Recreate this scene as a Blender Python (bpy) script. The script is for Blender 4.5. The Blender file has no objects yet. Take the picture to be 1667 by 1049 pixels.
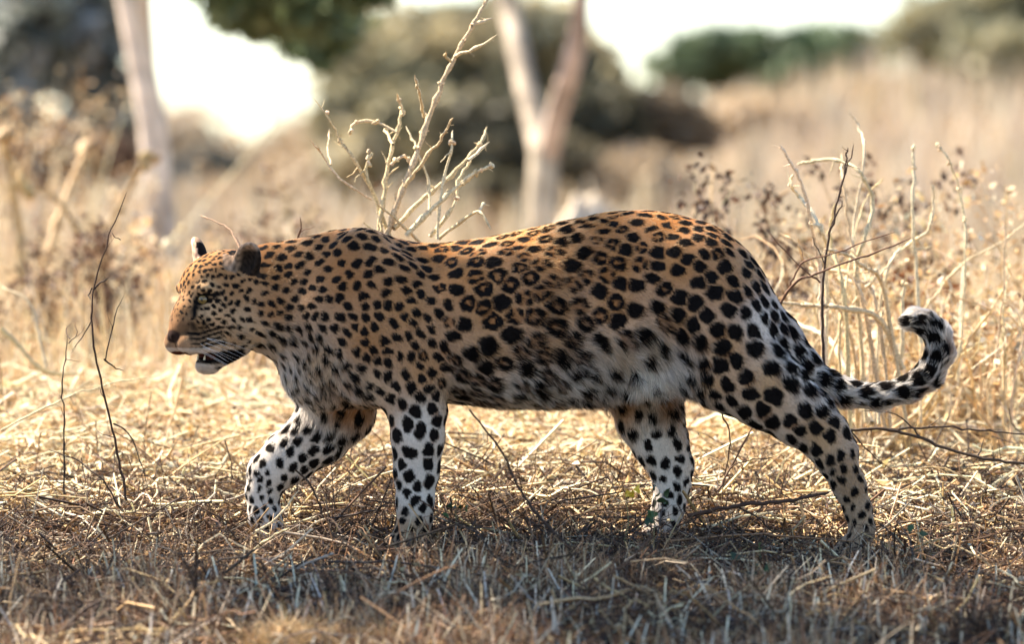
import bpy, math, random
import numpy as np
from mathutils import Vector

# ------------------------------------------------------------------ camera, light, exposure
scene = bpy.context.scene
COL = scene.collection
R = math.radians
S = 0.00125            # metres per photo pixel at the leopard
DIST = 12.0            # camera to leopard
EYE = 0.725            # camera height above the leopard's ground

cam_d = bpy.data.cameras.new('camera'); cam = bpy.data.objects.new('camera', cam_d); COL.objects.link(cam)
cam.location = (0, -DIST, EYE)
_tgt = Vector((0.0, 0.0, (880 - 524.5) * S))
cam.rotation_euler = (_tgt - cam.location).to_track_quat('-Z', 'Y').to_euler()
cam_d.sensor_width = 36
cam_d.lens = 36 * DIST / (1667 * S)
cam_d.clip_start = 0.1; cam_d.clip_end = 3000
cam_d.dof.use_dof = True
cam_d.dof.focus_distance = DIST + 0.04
cam_d.dof.aperture_fstop = cam_d.lens / 80.0
cam_d.dof.aperture_blades = 9
scene.camera = cam

SUN_EL, SUN_AZ = 50.0, -61.0     # azimuth: degrees left of straight away from the camera
world = bpy.data.worlds.new('World'); scene.world = world; world.use_nodes = True
_nt = world.node_tree
_sky = _nt.nodes.new('ShaderNodeTexSky'); _sky.sky_type = 'NISHITA'; _sky.sun_disc = False
_sky.sun_elevation = R(SUN_EL); _sky.sun_rotation = R(SUN_AZ)
_sky.air_density = 1.0; _sky.dust_density = .25; _sky.ozone_density = 3.0
_bg = _nt.nodes['Background']; _bg.inputs[1].default_value = 0.085
_nt.links.new(_sky.outputs[0], _bg.inputs[0])
sun_d = bpy.data.lights.new('sun', 'SUN'); sun = bpy.data.objects.new('sun', sun_d); COL.objects.link(sun)
_sv = Vector((math.sin(R(SUN_AZ)) * math.cos(R(SUN_EL)), math.cos(R(SUN_AZ)) * math.cos(R(SUN_EL)), math.sin(R(SUN_EL))))
sun.rotation_euler = _sv.to_track_quat('Z', 'Y').to_euler()
sun_d.energy = 5.0; sun_d.angle = R(0.6); sun_d.color = (1.0, 0.88, 0.72)
scene.view_settings.view_transform = 'Standard'; scene.view_settings.look = 'None'
scene.view_settings.exposure = 2.05; scene.view_settings.gamma = 1.0
scene.view_settings.use_curve_mapping = False
scene.cycles.use_denoising = True
scene.cycles.max_bounces = 7; scene.cycles.diffuse_bounces = 3; scene.cycles.transparent_max_bounces = 6
scene.cycles.sample_clamp_indirect = 4.0

rng = np.random.default_rng(11)
random.seed(11)

# ------------------------------------------------------------------ helpers
def tag(o, label=None, cat=None, group=None, kind=None):
    if label: o['label'] = label
    if cat: o['category'] = cat
    if group: o['group'] = group
    if kind: o['kind'] = kind
    return o

def empty(name, loc=(0, 0, 0)):
    o = bpy.data.objects.new(name, None); COL.objects.link(o); o.location = loc
    o.empty_display_size = 0.1
    return o

def link(name, data, mat=None, parent=None):
    o = bpy.data.objects.new(name, data); COL.objects.link(o)
    if mat: data.materials.append(mat)
    if parent:
        o.parent = parent
        o.location = -parent.location      # geometry is written in world coordinates
    return o

def mesh_np(name, V, F, colors=None, smooth=True):
    """V (n,3); F (m,k) k constant; colors (n,3) per vertex -> attribute 'Col'"""
    V = np.ascontiguousarray(V, np.float32); F = np.ascontiguousarray(F, np.int32)
    me = bpy.data.meshes.new(name)
    me.vertices.add(len(V)); me.vertices.foreach_set('co', V.ravel())
    m, k = F.shape
    me.loops.add(m * k); me.loops.foreach_set('vertex_index', F.ravel())
    me.polygons.add(m); me.polygons.foreach_set('loop_start', np.arange(0, m * k, k, dtype=np.int32))
    me.polygons.foreach_set('use_smooth', np.full(m, smooth, dtype=bool))
    me.update(calc_edges=True)
    if colors is not None:
        c = np.ones((len(V), 4), np.float32); c[:, :3] = colors
        a = me.attributes.new('Col', 'FLOAT_COLOR', 'POINT'); a.data.foreach_set('color', c.ravel())
    return me

def strands(P, Rad, C, sides=3):
    """P (N,K,3) polylines, Rad (N,K), C (N,3) or (N,K,3) -> V, F(quads), colours: a tapered tube round each line"""
    P = np.asarray(P, float); N, K, _ = P.shape
    T = np.gradient(P, axis=1); T /= np.linalg.norm(T, axis=2, keepdims=True) + 1e-9
    ref = np.where(np.abs(T[..., 2:3]) > .8, np.array([1., 0, 0]), np.array([0, 0, 1.]))
    ref = np.where(np.abs(T[:, :1, 2:3]) > .8, np.array([1., .13, 0]), np.array([.05, 0.1, 1.])) + 0 * ref
    A = np.cross(T, ref); A /= np.linalg.norm(A, axis=2, keepdims=True) + 1e-9
    B = np.cross(T, A)
    ang = np.arange(sides) * 2 * math.pi / sides
    V = P[:, :, None, :] + Rad[:, :, None, None] * (np.cos(ang)[None, None, :, None] * A[:, :, None, :] + np.sin(ang)[None, None, :, None] * B[:, :, None, :])
    idx = np.arange(N * K * sides).reshape(N, K, sides)
    a = idx[:, :-1, :]; b = np.roll(a, -1, axis=2); d = idx[:, 1:, :]; c = np.roll(d, -1, axis=2)
    F = np.stack([a, b, c, d], axis=-1).reshape(-1, 4)
    if C.ndim == 2: C = np.repeat(C[:, None, :], K, axis=1)
    CC = np.repeat(C[:, :, None, :], sides, axis=2).reshape(-1, 3)
    return V.reshape(-1, 3), F, CC

def merge(parts):
    Vs, Fs, Cs, n = [], [], [], 0
    for V, F, C in parts:
        Vs.append(V); Fs.append(F + n); Cs.append(C); n += len(V)
    return np.concatenate(Vs), np.concatenate(Fs), np.concatenate(Cs)

def nodes(name):
    m = bpy.data.materials.new(name); m.use_nodes = True
    nt = m.node_tree; nt.nodes.clear()
    out = nt.nodes.new('ShaderNodeOutputMaterial')
    return m, nt, out

def attr_mat(name, rough=0.7, transl=0.0, noise=0.25, nscale=60.0, spec=0.3, relief=0.0):
    """colour from the piece's own 'Col' attribute, with fine grain; optional translucency for thin dry matter"""
    m, nt, out = nodes(name); N, L = nt.nodes, nt.links
    at = N.new('ShaderNodeAttribute'); at.attribute_name = 'Col'
    tc = N.new('ShaderNodeTexCoord'); no = N.new('ShaderNodeTexNoise'); no.inputs['Scale'].default_value = nscale
    no.inputs['Detail'].default_value = 4
    L.new(tc.outputs['Object'], no.inputs['Vector'])
    mr = N.new('ShaderNodeMapRange'); mr.inputs[1].default_value = .3; mr.inputs[2].default_value = .7
    mr.inputs[3].default_value = 1 - noise; mr.inputs[4].default_value = 1 + noise
    L.new(no.outputs[0], mr.inputs[0])
    mx = N.new('ShaderNodeMix'); mx.data_type = 'RGBA'; mx.blend_type = 'MULTIPLY'; mx.inputs[0].default_value = 1
    L.new(at.outputs['Color'], mx.inputs[6])
    cb = N.new('ShaderNodeCombineColor')
    for k in range(3): L.new(mr.outputs[0], cb.inputs[k])
    L.new(cb.outputs[0], mx.inputs[7])
    bs = N.new('ShaderNodeBsdfPrincipled'); bs.inputs['Roughness'].default_value = rough
    bs.inputs['Specular IOR Level'].default_value = spec
    L.new(mx.outputs[2], bs.inputs['Base Color'])
    if relief > 0:
        bp = N.new('ShaderNodeBump'); bp.inputs['Strength'].default_value = .8; bp.inputs['Distance'].default_value = relief
        L.new(no.outputs[0], bp.inputs['Height']); L.new(bp.outputs[0], bs.inputs['Normal'])
    if transl > 0:
        tr = N.new('ShaderNodeBsdfTranslucent'); L.new(mx.outputs[2], tr.inputs['Color'])
        ms = N.new('ShaderNodeMixShader'); ms.inputs[0].default_value = transl
        L.new(bs.outputs[0], ms.inputs[1]); L.new(tr.outputs[0], ms.inputs[2]); L.new(ms.outputs[0], out.inputs[0])
    else:
        L.new(bs.outputs[0], out.inputs[0])
    return m

def wpt(px, py, d=0.0):
    """the point at photo position (px, py) that stands d metres beyond the leopard (metres, world)"""
    k = (DIST + d) / DIST
    return np.array([(px - 833.5) * S * k, d, EYE + (300 - py) * S * k])

def snoise(P, f, seed=0):
    """cheap smooth vector noise: P (n,3) -> (n,3) in about -1..1"""
    r = np.random.default_rng(seed); out = np.zeros((len(P), 3))
    for _ in range(5):
        k = r.normal(size=(3, 3)) * f; ph = r.uniform(0, 6.28, 3)
        out += np.sin(P @ k.T + ph)
    return out / 2.6

def smooth_interp(x, xs, ys):
    """monotone-ish cubic (Catmull-Rom) interpolation"""
    xs = np.asarray(xs, float); ys = np.asarray(ys, float)
    m = np.gradient(ys, xs)
    i = np.clip(np.searchsorted(xs, x) - 1, 0, len(xs) - 2)
    h = xs[i + 1] - xs[i]; t = np.clip((x - xs[i]) / h, 0, 1)
    t2, t3 = t * t, t * t * t
    return (2*t3 - 3*t2 + 1) * ys[i] + (t3 - 2*t2 + t) * h * m[i] + (-2*t3 + 3*t2) * ys[i+1] + (t3 - t2) * h * m[i+1]

# ------------------------------------------------------------------ ENV_START
# ------------------------------------------------------------------ ground and sky
def gh(x, y):
    """height of the ground"""
    x = np.asarray(x, float); y = np.asarray(y, float)
    base = np.where(y < 1.9, .10 * y, .19 + .05 * (1 - np.exp(-(np.maximum(y, 1.9) - 1.9) / .6)))
    base = np.where(y < -1.8, -.18 + .06 * (y + 1.8), base)
    far = np.maximum(y - 60, 0) * .0006
    sm = lambda t: np.clip(t, 0, 1) ** 2 * (3 - 2 * np.clip(t, 0, 1))
    base = base + 1.30 * sm((y - 15) / 27) * sm((x + .2) / 3.6) * (1 - sm((y - 70) / 60))
    lump = .012 * np.sin(3.1 * x + 1.3 * y) * np.sin(2.3 * y - 1.1 * x) + .006 * np.sin(9 * x + 2) * np.sin(8 * y) + .004 * np.sin(23 * x + 11 * y)
    dip = sum(.016 * np.exp(-(((x - a) / .09) ** 2 + ((y - b) / .16) ** 2)) for a, b in ((-.50, .03), (-.20, -.12), (.31, .05), (.70, -.12)))
    return base - .026 + lump - far - dip

def ground_mat():
    m, nt, out = nodes('dry_soil'); N, L = nt.nodes, nt.links
    tc = N.new('ShaderNodeTexCoord')
    n1 = N.new('ShaderNodeTexNoise'); n1.inputs['Scale'].default_value = 3; n1.inputs['Detail'].default_value = 12; n1.inputs['Roughness'].default_value = .7
    n2 = N.new('ShaderNodeTexNoise'); n2.inputs['Scale'].default_value = 120; n2.inputs['Detail'].default_value = 6
    L.new(tc.outputs['Object'], n1.inputs['Vector']); L.new(tc.outputs['Object'], n2.inputs['Vector'])
    rp = N.new('ShaderNodeValToRGB'); e = rp.color_ramp.elements
    e[0].position = .35; e[0].color = (.05, .03, .018, 1); e[1].position = .65; e[1].color = (.24, .15, .08, 1)
    L.new(n1.outputs[0], rp.inputs[0])
    mx = N.new('ShaderNodeMix'); mx.data_type = 'RGBA'; mx.blend_type = 'OVERLAY'; mx.inputs[0].default_value = .5
    L.new(rp.outputs[0], mx.inputs[6]); L.new(n2.outputs[1], mx.inputs[7])
    bs = N.new('ShaderNodeBsdfPrincipled'); bs.inputs['Roughness'].default_value = .95; bs.inputs['Specular IOR Level'].default_value = .1
    bp = N.new('ShaderNodeBump'); bp.inputs['Strength'].default_value = .6; bp.inputs['Distance'].default_value = .01
    L.new(n2.outputs[0], bp.inputs['Height']); L.new(bp.outputs[0], bs.inputs['Normal'])
    L.new(mx.outputs[2], bs.inputs['Base Color']); L.new(bs.outputs[0], out.inputs[0])
    return m
def make_ground():
    ys = np.concatenate([np.linspace(-40, -6, 20), np.linspace(-5.5, 4.5, 160), np.geomspace(4.7, 1500, 70)])
    xs = np.concatenate([-np.geomspace(1500, 3, 60), np.linspace(-2.9, 2.9, 110), np.geomspace(3, 1500, 60)])
    X, Y = np.meshgrid(xs, ys, indexing='ij'); Z = gh(X, Y)
    n, m = X.shape; i = np.arange(n * m).reshape(n, m)
    Fq = np.stack([i[:-1, :-1], i[1:, :-1], i[1:, 1:], i[:-1, 1:]], -1).reshape(-1, 4)
    o = link('ground', mesh_np('ground', np.stack([X, Y, Z], -1).reshape(-1, 3), Fq), ground_mat()); tag(o, kind='structure')
make_ground()

STRAW = np.array([[.66, .48, .25], [.76, .60, .37], [.56, .37, .17], [.44, .27, .12], [.80, .68, .47], [.32, .18, .08], [.42, .36, .27]])
BROWN = np.array([[.05, .027, .016], [.085, .045, .024], [.035, .022, .015], [.13, .07, .036], [.065, .045, .034]])
def pick(pal, n, r, p=None, jit=.15):
    c = pal[r.choice(len(pal), n, p=p)] * r.uniform(1 - jit, 1 + jit, (n, 1)) * r.uniform(.95, 1.05, (n, 3))
    return np.clip(c, 0, .85)
def ribbons(P, W_, C, side):
    """flat blades: P (N,K,3), W_ (N,K) half widths, side (N,3) unit across"""
    N_, K, _ = P.shape
    V_ = np.stack([P - side[:, None] * W_[..., None], P + side[:, None] * W_[..., None]], 2)
    idx = np.arange(N_ * K * 2).reshape(N_, K, 2)
    F_ = np.stack([idx[:, :-1, 0], idx[:, :-1, 1], idx[:, 1:, 1], idx[:, 1:, 0]], -1).reshape(-1, 4)
    CC = np.repeat(C, K * 2, axis=0)
    return V_.reshape(-1, 3), F_, CC

M_STRAW = attr_mat('dry_straw', rough=.55, transl=.22, noise=.3, nscale=90, spec=.35)
M_TWIG = attr_mat('dead_wood', rough=.75, noise=.35, nscale=160, spec=.25)
M_LEAF = attr_mat('dry_leaf', rough=.6, transl=.3, noise=.3, nscale=60, spec=.3)
M_GREEN = attr_mat('green_leaf', rough=.45, transl=.3, noise=.3, nscale=80, spec=.4)
M_BARK = attr_mat('tree_bark', rough=.85, noise=.6, nscale=7, spec=.2, relief=.03)
M_STALK = attr_mat('dry_stalk', rough=.7, noise=.4, nscale=220, spec=.25, relief=.0012)
M_FOLIAGE = attr_mat('tree_foliage', rough=.6, transl=.25, noise=.3, nscale=1.5, spec=.3)

GREYST = np.array([[.35, .25, .155], [.46, .34, .21], [.22, .16, .11], [.29, .17, .09], [.12, .07, .04], [.56, .43, .28]])
def lying(n, r, x0, x1, y0, y1, len_, rad, tiltmax, hmax, bend, pal, p=None, K=4, sides=3, dens=None):
    x = r.uniform(x0, x1, n * 3); y = r.uniform(y0, y1, n * 3)
    if dens is not None: k = r.random(n * 3) < dens(x, y); x, y = x[k], y[k]
    x, y = x[:n], y[:n]; n = len(x)
    w = 1.0 + np.maximum(y, -3) / 12
    a = r.uniform(0, 2 * math.pi, n); t = r.normal(0, tiltmax, n)
    d = np.stack([np.cos(a) * np.cos(t), np.sin(a) * np.cos(t), np.sin(t)], 1)
    ln = r.uniform(*len_, n) * r.choice([.6, 1, 1.5], n)
    z = gh(x, y) + np.abs(r.normal(0, hmax * .5, n))
    c = np.stack([x, y, z], 1)
    s = np.linspace(-.5, .5, K)[None, :, None]
    b = r.normal(0, bend, (n, 3)); b2 = r.normal(0, bend * .5, (n, 3))
    P = c[:, None] + d[:, None] * ln[:, None, None] * s + (b[:, None] * (s * s * 4 - .5) + b2[:, None] * np.sin(s * 9)) * ln[:, None, None]
    P[..., 2] = np.maximum(P[..., 2], gh(P[..., 0], P[..., 1]) + .002)
    rd = r.uniform(*rad, n)[:, None] * np.linspace(1, .6, K)[None]
    return strands(P, rd, pick(pal, n, r, p), sides)

r = np.random.default_rng(101)
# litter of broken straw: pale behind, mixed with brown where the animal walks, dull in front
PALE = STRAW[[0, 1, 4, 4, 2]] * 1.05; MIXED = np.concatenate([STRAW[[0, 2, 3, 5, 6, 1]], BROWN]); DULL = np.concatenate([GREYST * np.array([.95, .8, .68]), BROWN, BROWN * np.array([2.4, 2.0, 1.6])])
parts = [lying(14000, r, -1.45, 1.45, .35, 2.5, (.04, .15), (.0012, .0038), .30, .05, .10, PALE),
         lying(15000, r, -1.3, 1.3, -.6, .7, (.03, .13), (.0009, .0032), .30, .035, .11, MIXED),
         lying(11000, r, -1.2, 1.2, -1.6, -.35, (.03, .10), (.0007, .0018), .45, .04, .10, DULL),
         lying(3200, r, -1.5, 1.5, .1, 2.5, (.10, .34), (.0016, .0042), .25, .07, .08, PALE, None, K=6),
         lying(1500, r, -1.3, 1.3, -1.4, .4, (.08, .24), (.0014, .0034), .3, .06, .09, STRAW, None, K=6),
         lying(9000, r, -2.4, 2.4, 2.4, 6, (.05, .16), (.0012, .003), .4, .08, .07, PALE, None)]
o = link('straw_litter', mesh_np('straw_litter', *merge(parts)), M_STRAW); tag(o, 'broken pale straw lying thick over the ground', 'straw', kind='stuff')
# tangle of thin dark twigs, deepest round the paws
def tw_dens(x, y):
    return .2 + .8 * np.clip(np.sin(x * 2.3 + 2.2) * np.sin(y * 2.7 + x + .9) + .45, 0, 1)
parts = [lying(11500, r, -1.3, 1.3, -.55, .85, (.05, .18), (.0007, .0017), .38, .065, .13, BROWN, None, K=6, dens=tw_dens),
         lying(3500, r, -1.2, 1.2, -1.5, -.3, (.05, .16), (.0007, .0017), .5, .07, .14, BROWN, None, K=6),
         lying(1900, r, -1.5, 1.5, .85, 2.4, (.08, .22), (.0008, .0018), .35, .07, .12, BROWN, None, K=6),
         lying(650, r, -1.3, 1.3, -1.2, .9, (.18, .42), (.0013, .0032), .2, .07, .11, BROWN, None, K=8)]
o = link('dead_twigs', mesh_np('dead_twigs', *merge(parts)), M_TWIG); tag(o, 'tangle of thin dark dead twigs over the straw', 'twigs', kind='stuff')

def leaf_chips(n, r, x0, x1, y0, y1, size, pal, h=.03):
    x = r.uniform(x0, x1, n); y = r.uniform(y0, y1, n); z = gh(x, y) + np.abs(r.normal(0, h, n)) + .004
    c = np.stack([x, y, z], 1)
    u = r.normal(size=(n, 3)); u[:, 2] *= .6; u /= np.linalg.norm(u, axis=1, keepdims=True)
    v = np.cross(u, r.normal(size=(n, 3))); v /= np.linalg.norm(v, axis=1, keepdims=True); w = np.cross(u, v)
    s = r.uniform(*size, n)[:, None]
    L_ = s * 1.0; B_ = s * r.uniform(.35, .6, (n, 1)); cu = s * r.uniform(.1, .5, (n, 1))
    Vv = np.stack([c - u * L_, c - v * B_ + w * cu, c + u * L_ * .2 + w * -cu * .3, c + v * B_ + w * cu, c + u * L_], 1)
    i = np.arange(n)[:, None] * 5
    Ff = np.concatenate([i + np.array([[0, 1, 2, 3]]), i + np.array([[1, 4, 3, 2]])[:, [0, 1, 2, 3]] * 1], 0)
    Ff = np.concatenate([i + np.array([[0, 1, 2, 3]]), np.concatenate([i + 2, i + 1, i + 4, i + 3], 1)], 0)
    return Vv.reshape(-1, 3), Ff, np.repeat(pick(pal, n, r), 5, axis=0)
parts = [leaf_chips(11000, r, -1.5, 1.5, -.7, 2.5, (.004, .011), np.concatenate([BROWN, BROWN * 1.5, STRAW])),
         leaf_chips(2600, r, -1.5, 1.5, .3, 2.6, (.010, .022), STRAW[[0, 1, 4]], .04),
         leaf_chips(3500, r, -1.2, 1.2, -1.6, -.6, (.005, .012), np.concatenate([BROWN * 1.6, STRAW * .8]))]
o = link('leaf_litter', mesh_np('leaf_litter', *merge(parts), smooth=False), M_LEAF); tag(o, 'curled brown leaf scraps among the straw', 'leaf litter', kind='stuff')

def blades(n, r, x0, x1, y0, y1, hgt, hw, lean, pal, p=None, K=4, dens=None, xy=None, h0=-.005):
    if xy is None:
        x = r.uniform(x0, x1, n * 2); y = r.uniform(y0, y1, n * 2)
        if dens is not None: k = r.random(n * 2) < dens(x, y); x, y = x[k], y[k]
        x, y = x[:n], y[:n]
    else: x, y = xy
    n = len(x)
    h = r.uniform(*hgt, n); a = r.uniform(0, 6.283, n); l = np.abs(r.normal(0, lean, n))
    s = np.linspace(0, 1, K)[None, :, None]
    out = np.stack([np.cos(a), np.sin(a), 0 * a], 1)[:, None]
    P = np.stack([x, y, gh(x, y) + h0], 1)[:, None] + np.array([0, 0, 1.]) * s * h[:, None, None] + out * (l * h)[:, None, None] * s ** 1.6
    P = P + r.normal(0, .04, (n, 1, 3)) * h[:, None, None] * np.sin(s * 5)
    w = r.uniform(*hw, n)[:, None] * np.linspace(1, .35, K)[None]
    b = r.uniform(0, 6.283, n); side = np.stack([np.cos(b), np.sin(b) * .6, 0 * b], 1); side /= np.linalg.norm(side, axis=1, keepdims=True)
    return ribbons(P, w, pick(pal, n, r, p), side)
# short stubbly grass in front, thick pale sheaths among fine blades
def clump_dens(x, y):
    c = np.sin(x * 7 + 3 * y) * np.sin(5 * y - 2 * x + 1) + .6 * np.sin(x * 17 - 9 * y + 2) * np.sin(13 * y + 5 * x)
    return np.clip(.30 + .8 * c, .04, 1) * np.clip(.12 - y * 1.5 + .25 * np.sin(4.3 * x + 1), .05, 1)
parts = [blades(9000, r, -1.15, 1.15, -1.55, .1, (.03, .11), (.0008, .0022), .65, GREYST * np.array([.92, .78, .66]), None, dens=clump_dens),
         blades(560, r, -1.15, 1.15, -1.45, -.5, (.04, .11), (.0028, .0056), .35, np.array([[.74, .60, .40], [.80, .68, .48], [.62, .55, .44]]), None),
         blades(200, r, -1.15, 1.15, -.7, -.3, (.03, .06), (.0020, .0036), .3, np.array([[.62, .50, .33], [.5, .36, .2]]), None),
         blades(2200, r, -1.15, 1.15, -1.5, 0, (.04, .13), (.0012, .0028), .6, np.array([[.62, .50, .33], [.46, .36, .24], [.30, .16, .08]]), None, dens=clump_dens),
         blades(5000, r, -1.4, 1.4, -.35, 2.4, (.02, .09), (.0005, .0014), .6, STRAW, None, dens=clump_dens)]
o = link('stubble_grass', mesh_np('stubble_grass', *merge(parts)), M_STRAW); tag(o, 'short greyish dry grass standing in the foreground', 'grass', kind='stuff')
# tall blond grass behind
TANG = np.array([[.56, .45, .30], [.62, .50, .34], [.48, .38, .25], [.66, .56, .40]])
def right_dens(x, y): return np.clip(.25 + .5 * (x > .35) + .35 * (x < -.75), 0, 1)
parts = [blades(11000, r, -2.4, 2.4, 2.3, 8.0, (.10, .34), (.0012, .0032), .35, STRAW, [.25, .25, .15, .1, .15, .05, .05], dens=right_dens),
         blades(5000, r, -4.5, 4.5, 8.0, 18, (.15, .5), (.002, .005), .3, STRAW, None),
         blades(16000, r, -9, 12, 15, 60, (.20, .55), (.008, .03), .35, TANG, None, K=3)]
o = link('tall_dry_grass', mesh_np('tall_dry_grass', *merge(parts)), M_STRAW); tag(o, 'tall blond dry grass standing behind the leopard', 'grass', kind='stuff')

# ------------------------------------------------------------------ trees of the background
def crown_leaves(clusters, n, size, pal, r, hollow=.35, soft=1.0):
    """leaf quads spread in lumpy clusters; clusters: (centre, (rx,ry,rz), weight)"""
    Vs = []; 
    sub = []
    for c, rr, w in clusters:
        for _ in range(26):
            d = r.normal(size=3); d /= np.linalg.norm(d)
            k = r.uniform(hollow, 1) ** .6
            sub.append((np.array(c) + d * np.array(rr) * k, np.array(rr) * r.uniform(.16, .34) * soft, w))
    sw = np.array([q[2] for q in sub], float); sw /= sw.sum()
    ci = r.choice(len(sub), n, p=sw); C = np.array([q[0] for q in sub])[ci]; RR = np.array([q[1] for q in sub])[ci]
    c = C + r.normal(size=(n, 3)) * RR * .62
    u = r.normal(size=(n, 3)); u /= np.linalg.norm(u, axis=1, keepdims=True)
    v = np.cross(u, r.normal(size=(n, 3))); v /= np.linalg.norm(v, axis=1, keepdims=True)
    s = r.uniform(*size, n)[:, None]
    Vv = np.stack([c - u * s, c - v * s * .45, c + u * s, c + v * s * .45], 1).reshape(-1, 3)
    Ff = np.arange(n * 4).reshape(n, 4)
    lump = pal[r.choice(len(pal), len(sub))][ci] * r.uniform(.75, 1.25, (n, 1))
    return Vv, Ff, np.repeat(lump, 4, axis=0)
def limb(P0, P1, r0, r1, r, K=7, wob=.06):
    P0 = np.array(P0, float); P1 = np.array(P1, float); s = np.linspace(0, 1, K)[:, None]; L = np.linalg.norm(P1 - P0)
    P = P0 + (P1 - P0) * s + np.cumsum(r.normal(0, wob * L / K, (K, 3)), 0) * np.sin(s * 3.14)
    return P, np.linspace(r0, r1, K)
def tubes(items, pal, r, sides=7):
    out = []
    for P, rd in items:
        out.append(strands(np.array(P)[None], np.array(rd)[None], pick(pal, 1, r, None, .1), sides))
    return merge(out)
GREEN = np.array([[.075, .10, .045], [.05, .075, .035], [.10, .12, .055], [.065, .09, .05]])
OLIVE = np.array([[.36, .32, .19], [.28, .25, .15], [.42, .36, .22], [.22, .20, .12]])
TANB = np.array([[.55, .43, .28], [.48, .36, .23], [.60, .48, .33], [.42, .32, .20]])
DUSK = np.array([[.14, .15, .13], [.08, .09, .075], [.20, .20, .18]])
RED = np.array([[.24, .14, .085], [.18, .10, .06], [.30, .19, .12]])
PALEBARK = np.array([[.54, .42, .30], [.60, .48, .34]]); DARKBARK = np.array([[.12, .10, .09], [.09, .075, .065]])
def tree(name, label, cat, stems, clusters, n, size, pal, bark, group=None, seed=1, extra=True, soft=1.0):
    """stems: list of (polyline points, radii); clusters: centre, radii, weight"""
    r = np.random.default_rng(seed)
    base = np.array(stems[0][0][0]); root = empty(name, tuple(base)); tag(root, label, cat, group)
    items = [(P, rd) for P, rd in stems]
    if extra:
        tips = [np.array(P[-1]) for P, _ in stems]
        for c, rr, w in clusters:
            c = np.array(c); t = min(tips, key=lambda q: np.linalg.norm(q - c))
            L = np.linalg.norm(c - t); rb = stems[0][1][-1] * .7
            items.append(limb(t, c, rb, rb * .35, r))
            for _ in range(5):
                d = r.normal(size=3) * np.array(rr) * .7
                items.append(limb(c, c + d, rb * .35, rb * .08, r))
    # resample polylines smoothly
    sm = []
    for P, rd in items:
        P = np.array(P, float); rd = np.array(rd, float); k = np.arange(len(P)); kk = np.linspace(0, len(P) - 1, max(len(P), 14))
        Q = np.stack([smooth_interp(kk, k, P[:, j]) for j in range(3)], 1); q = np.interp(kk, k, rd)
        sm.append((Q, q))
    link('trunk', mesh_np(name + '_trunk', *tubes(sm, bark, r, 9)), M_BARK, root)
    if n: link('crown', mesh_np(name + '_crown', *crown_leaves(clusters, n, size, pal, r, soft=soft), smooth=False), M_FOLIAGE, root)
    return root
def cl(px, py, d, rx, ry, w=1, deep=None):
    """a crown cluster: centre at photo position and depth, radii in photo px"""
    k = (DIST + d) / DIST * S
    return (wpt(px, py, d), (rx * k, (deep or rx) * k, ry * k), w)
def stem(pts, d, rpx, dd=0.0):
    """pts (px,py); radii in px"""
    k = (DIST + d) / DIST * S; n = len(pts)
    return ([wpt(p[0], p[1], d + dd * i / max(1, n - 1)) for i, p in enumerate(pts)], [q * k for q in rpx])
def ground_foot(st):
    """let the first point of a stem stand in the ground"""
    P, rd = st; p = np.array(P[0]); f = p.copy(); f[2] = float(gh(p[0], p[1])) - .05
    if f[2] < p[2]: return ([f] + list(P), [rd[0] * 1.15] + list(rd))
    return st

tree('thorn_tree', 'pale slim leaning trunk with a dark side stem, behind the leopard\'s head', 'tree',
     [ground_foot(stem([(285, 520), (272, 430), (258, 330), (250, 210), (228, 90), (205, -30), (190, -160)], 9, [31, 28, 25, 24, 22, 20, 16])),
      stem([(256, 300), (250, 200), (243, 90), (236, -20), (250, -150)], 9.2, [4, 8, 11, 12, 10])],
     [cl(440, -5, 10, 110, 50, 1.3), cl(520, 50, 11, 60, 45, .5), cl(395, 20, 10, 45, 25, .3), cl(560, -50, 9, 90, 50), cl(370, -50, 9, 90, 50), cl(330, -230, 8, 200, 70, 1.2)],
     7000, (.03, .06), GREEN * 1.7, PALEBARK * np.array([.9, .94, .98]), seed=2, soft=1.5)
tree('thorn_tree', 'pale forked trunk opening into a tall V above the leopard\'s back', 'tree',
     [ground_foot(stem([(882, 430), (882, 340), (888, 240)], 11, [27, 25, 25])),
      stem([(884, 262), (868, 190), (850, 110), (832, 30), (805, -60), (770, -200)], 11, [18, 19, 19, 18, 15, 11], .8),
      stem([(892, 262), (905, 190), (925, 125), (942, 50), (950, -30), (985, -200)], 11, [18, 18, 18, 15, 12, 9], -.6)],
     [cl(760, -330, 11, 200, 80), cl(1000, -340, 11, 220, 80), cl(880, -420, 12, 240, 70)],
     3500, (.03, .06), GREEN, PALEBARK * np.array([.74, .78, .84]), seed=3)
# big olive bush mass in the centre
tree('bush_willow', 'broad rounded olive bush filling the centre behind the forked tree', 'tree',
     [ground_foot(stem([(780, 380), (775, 330), (770, 260)], 26, [20, 16, 12]))],
     [cl(640, 130, 26, 100, 90, 1.3), cl(720, 100, 27, 120, 80, 1.3), cl(830, 90, 26, 110, 80, 1.1), cl(600, 230, 25, 80, 70), cl(700, 270, 25, 100, 80), cl(820, 250, 25, 110, 100, 1.2), cl(930, 130, 27, 80, 80)],
     16000, (.07, .13), OLIVE * 1.05, DARKBARK, seed=4, soft=1.3)
tree('bush_willow', 'darker bush with shade painted into its leaves, behind the right arm of the forked tree', 'tree',
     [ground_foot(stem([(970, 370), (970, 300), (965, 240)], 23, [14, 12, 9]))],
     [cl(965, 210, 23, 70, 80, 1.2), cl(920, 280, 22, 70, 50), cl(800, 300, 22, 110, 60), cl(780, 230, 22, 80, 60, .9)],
     9000, (.05, .10), OLIVE * .42, DARKBARK, seed=5)  # shade of the central mass put into a darker olive
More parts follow.
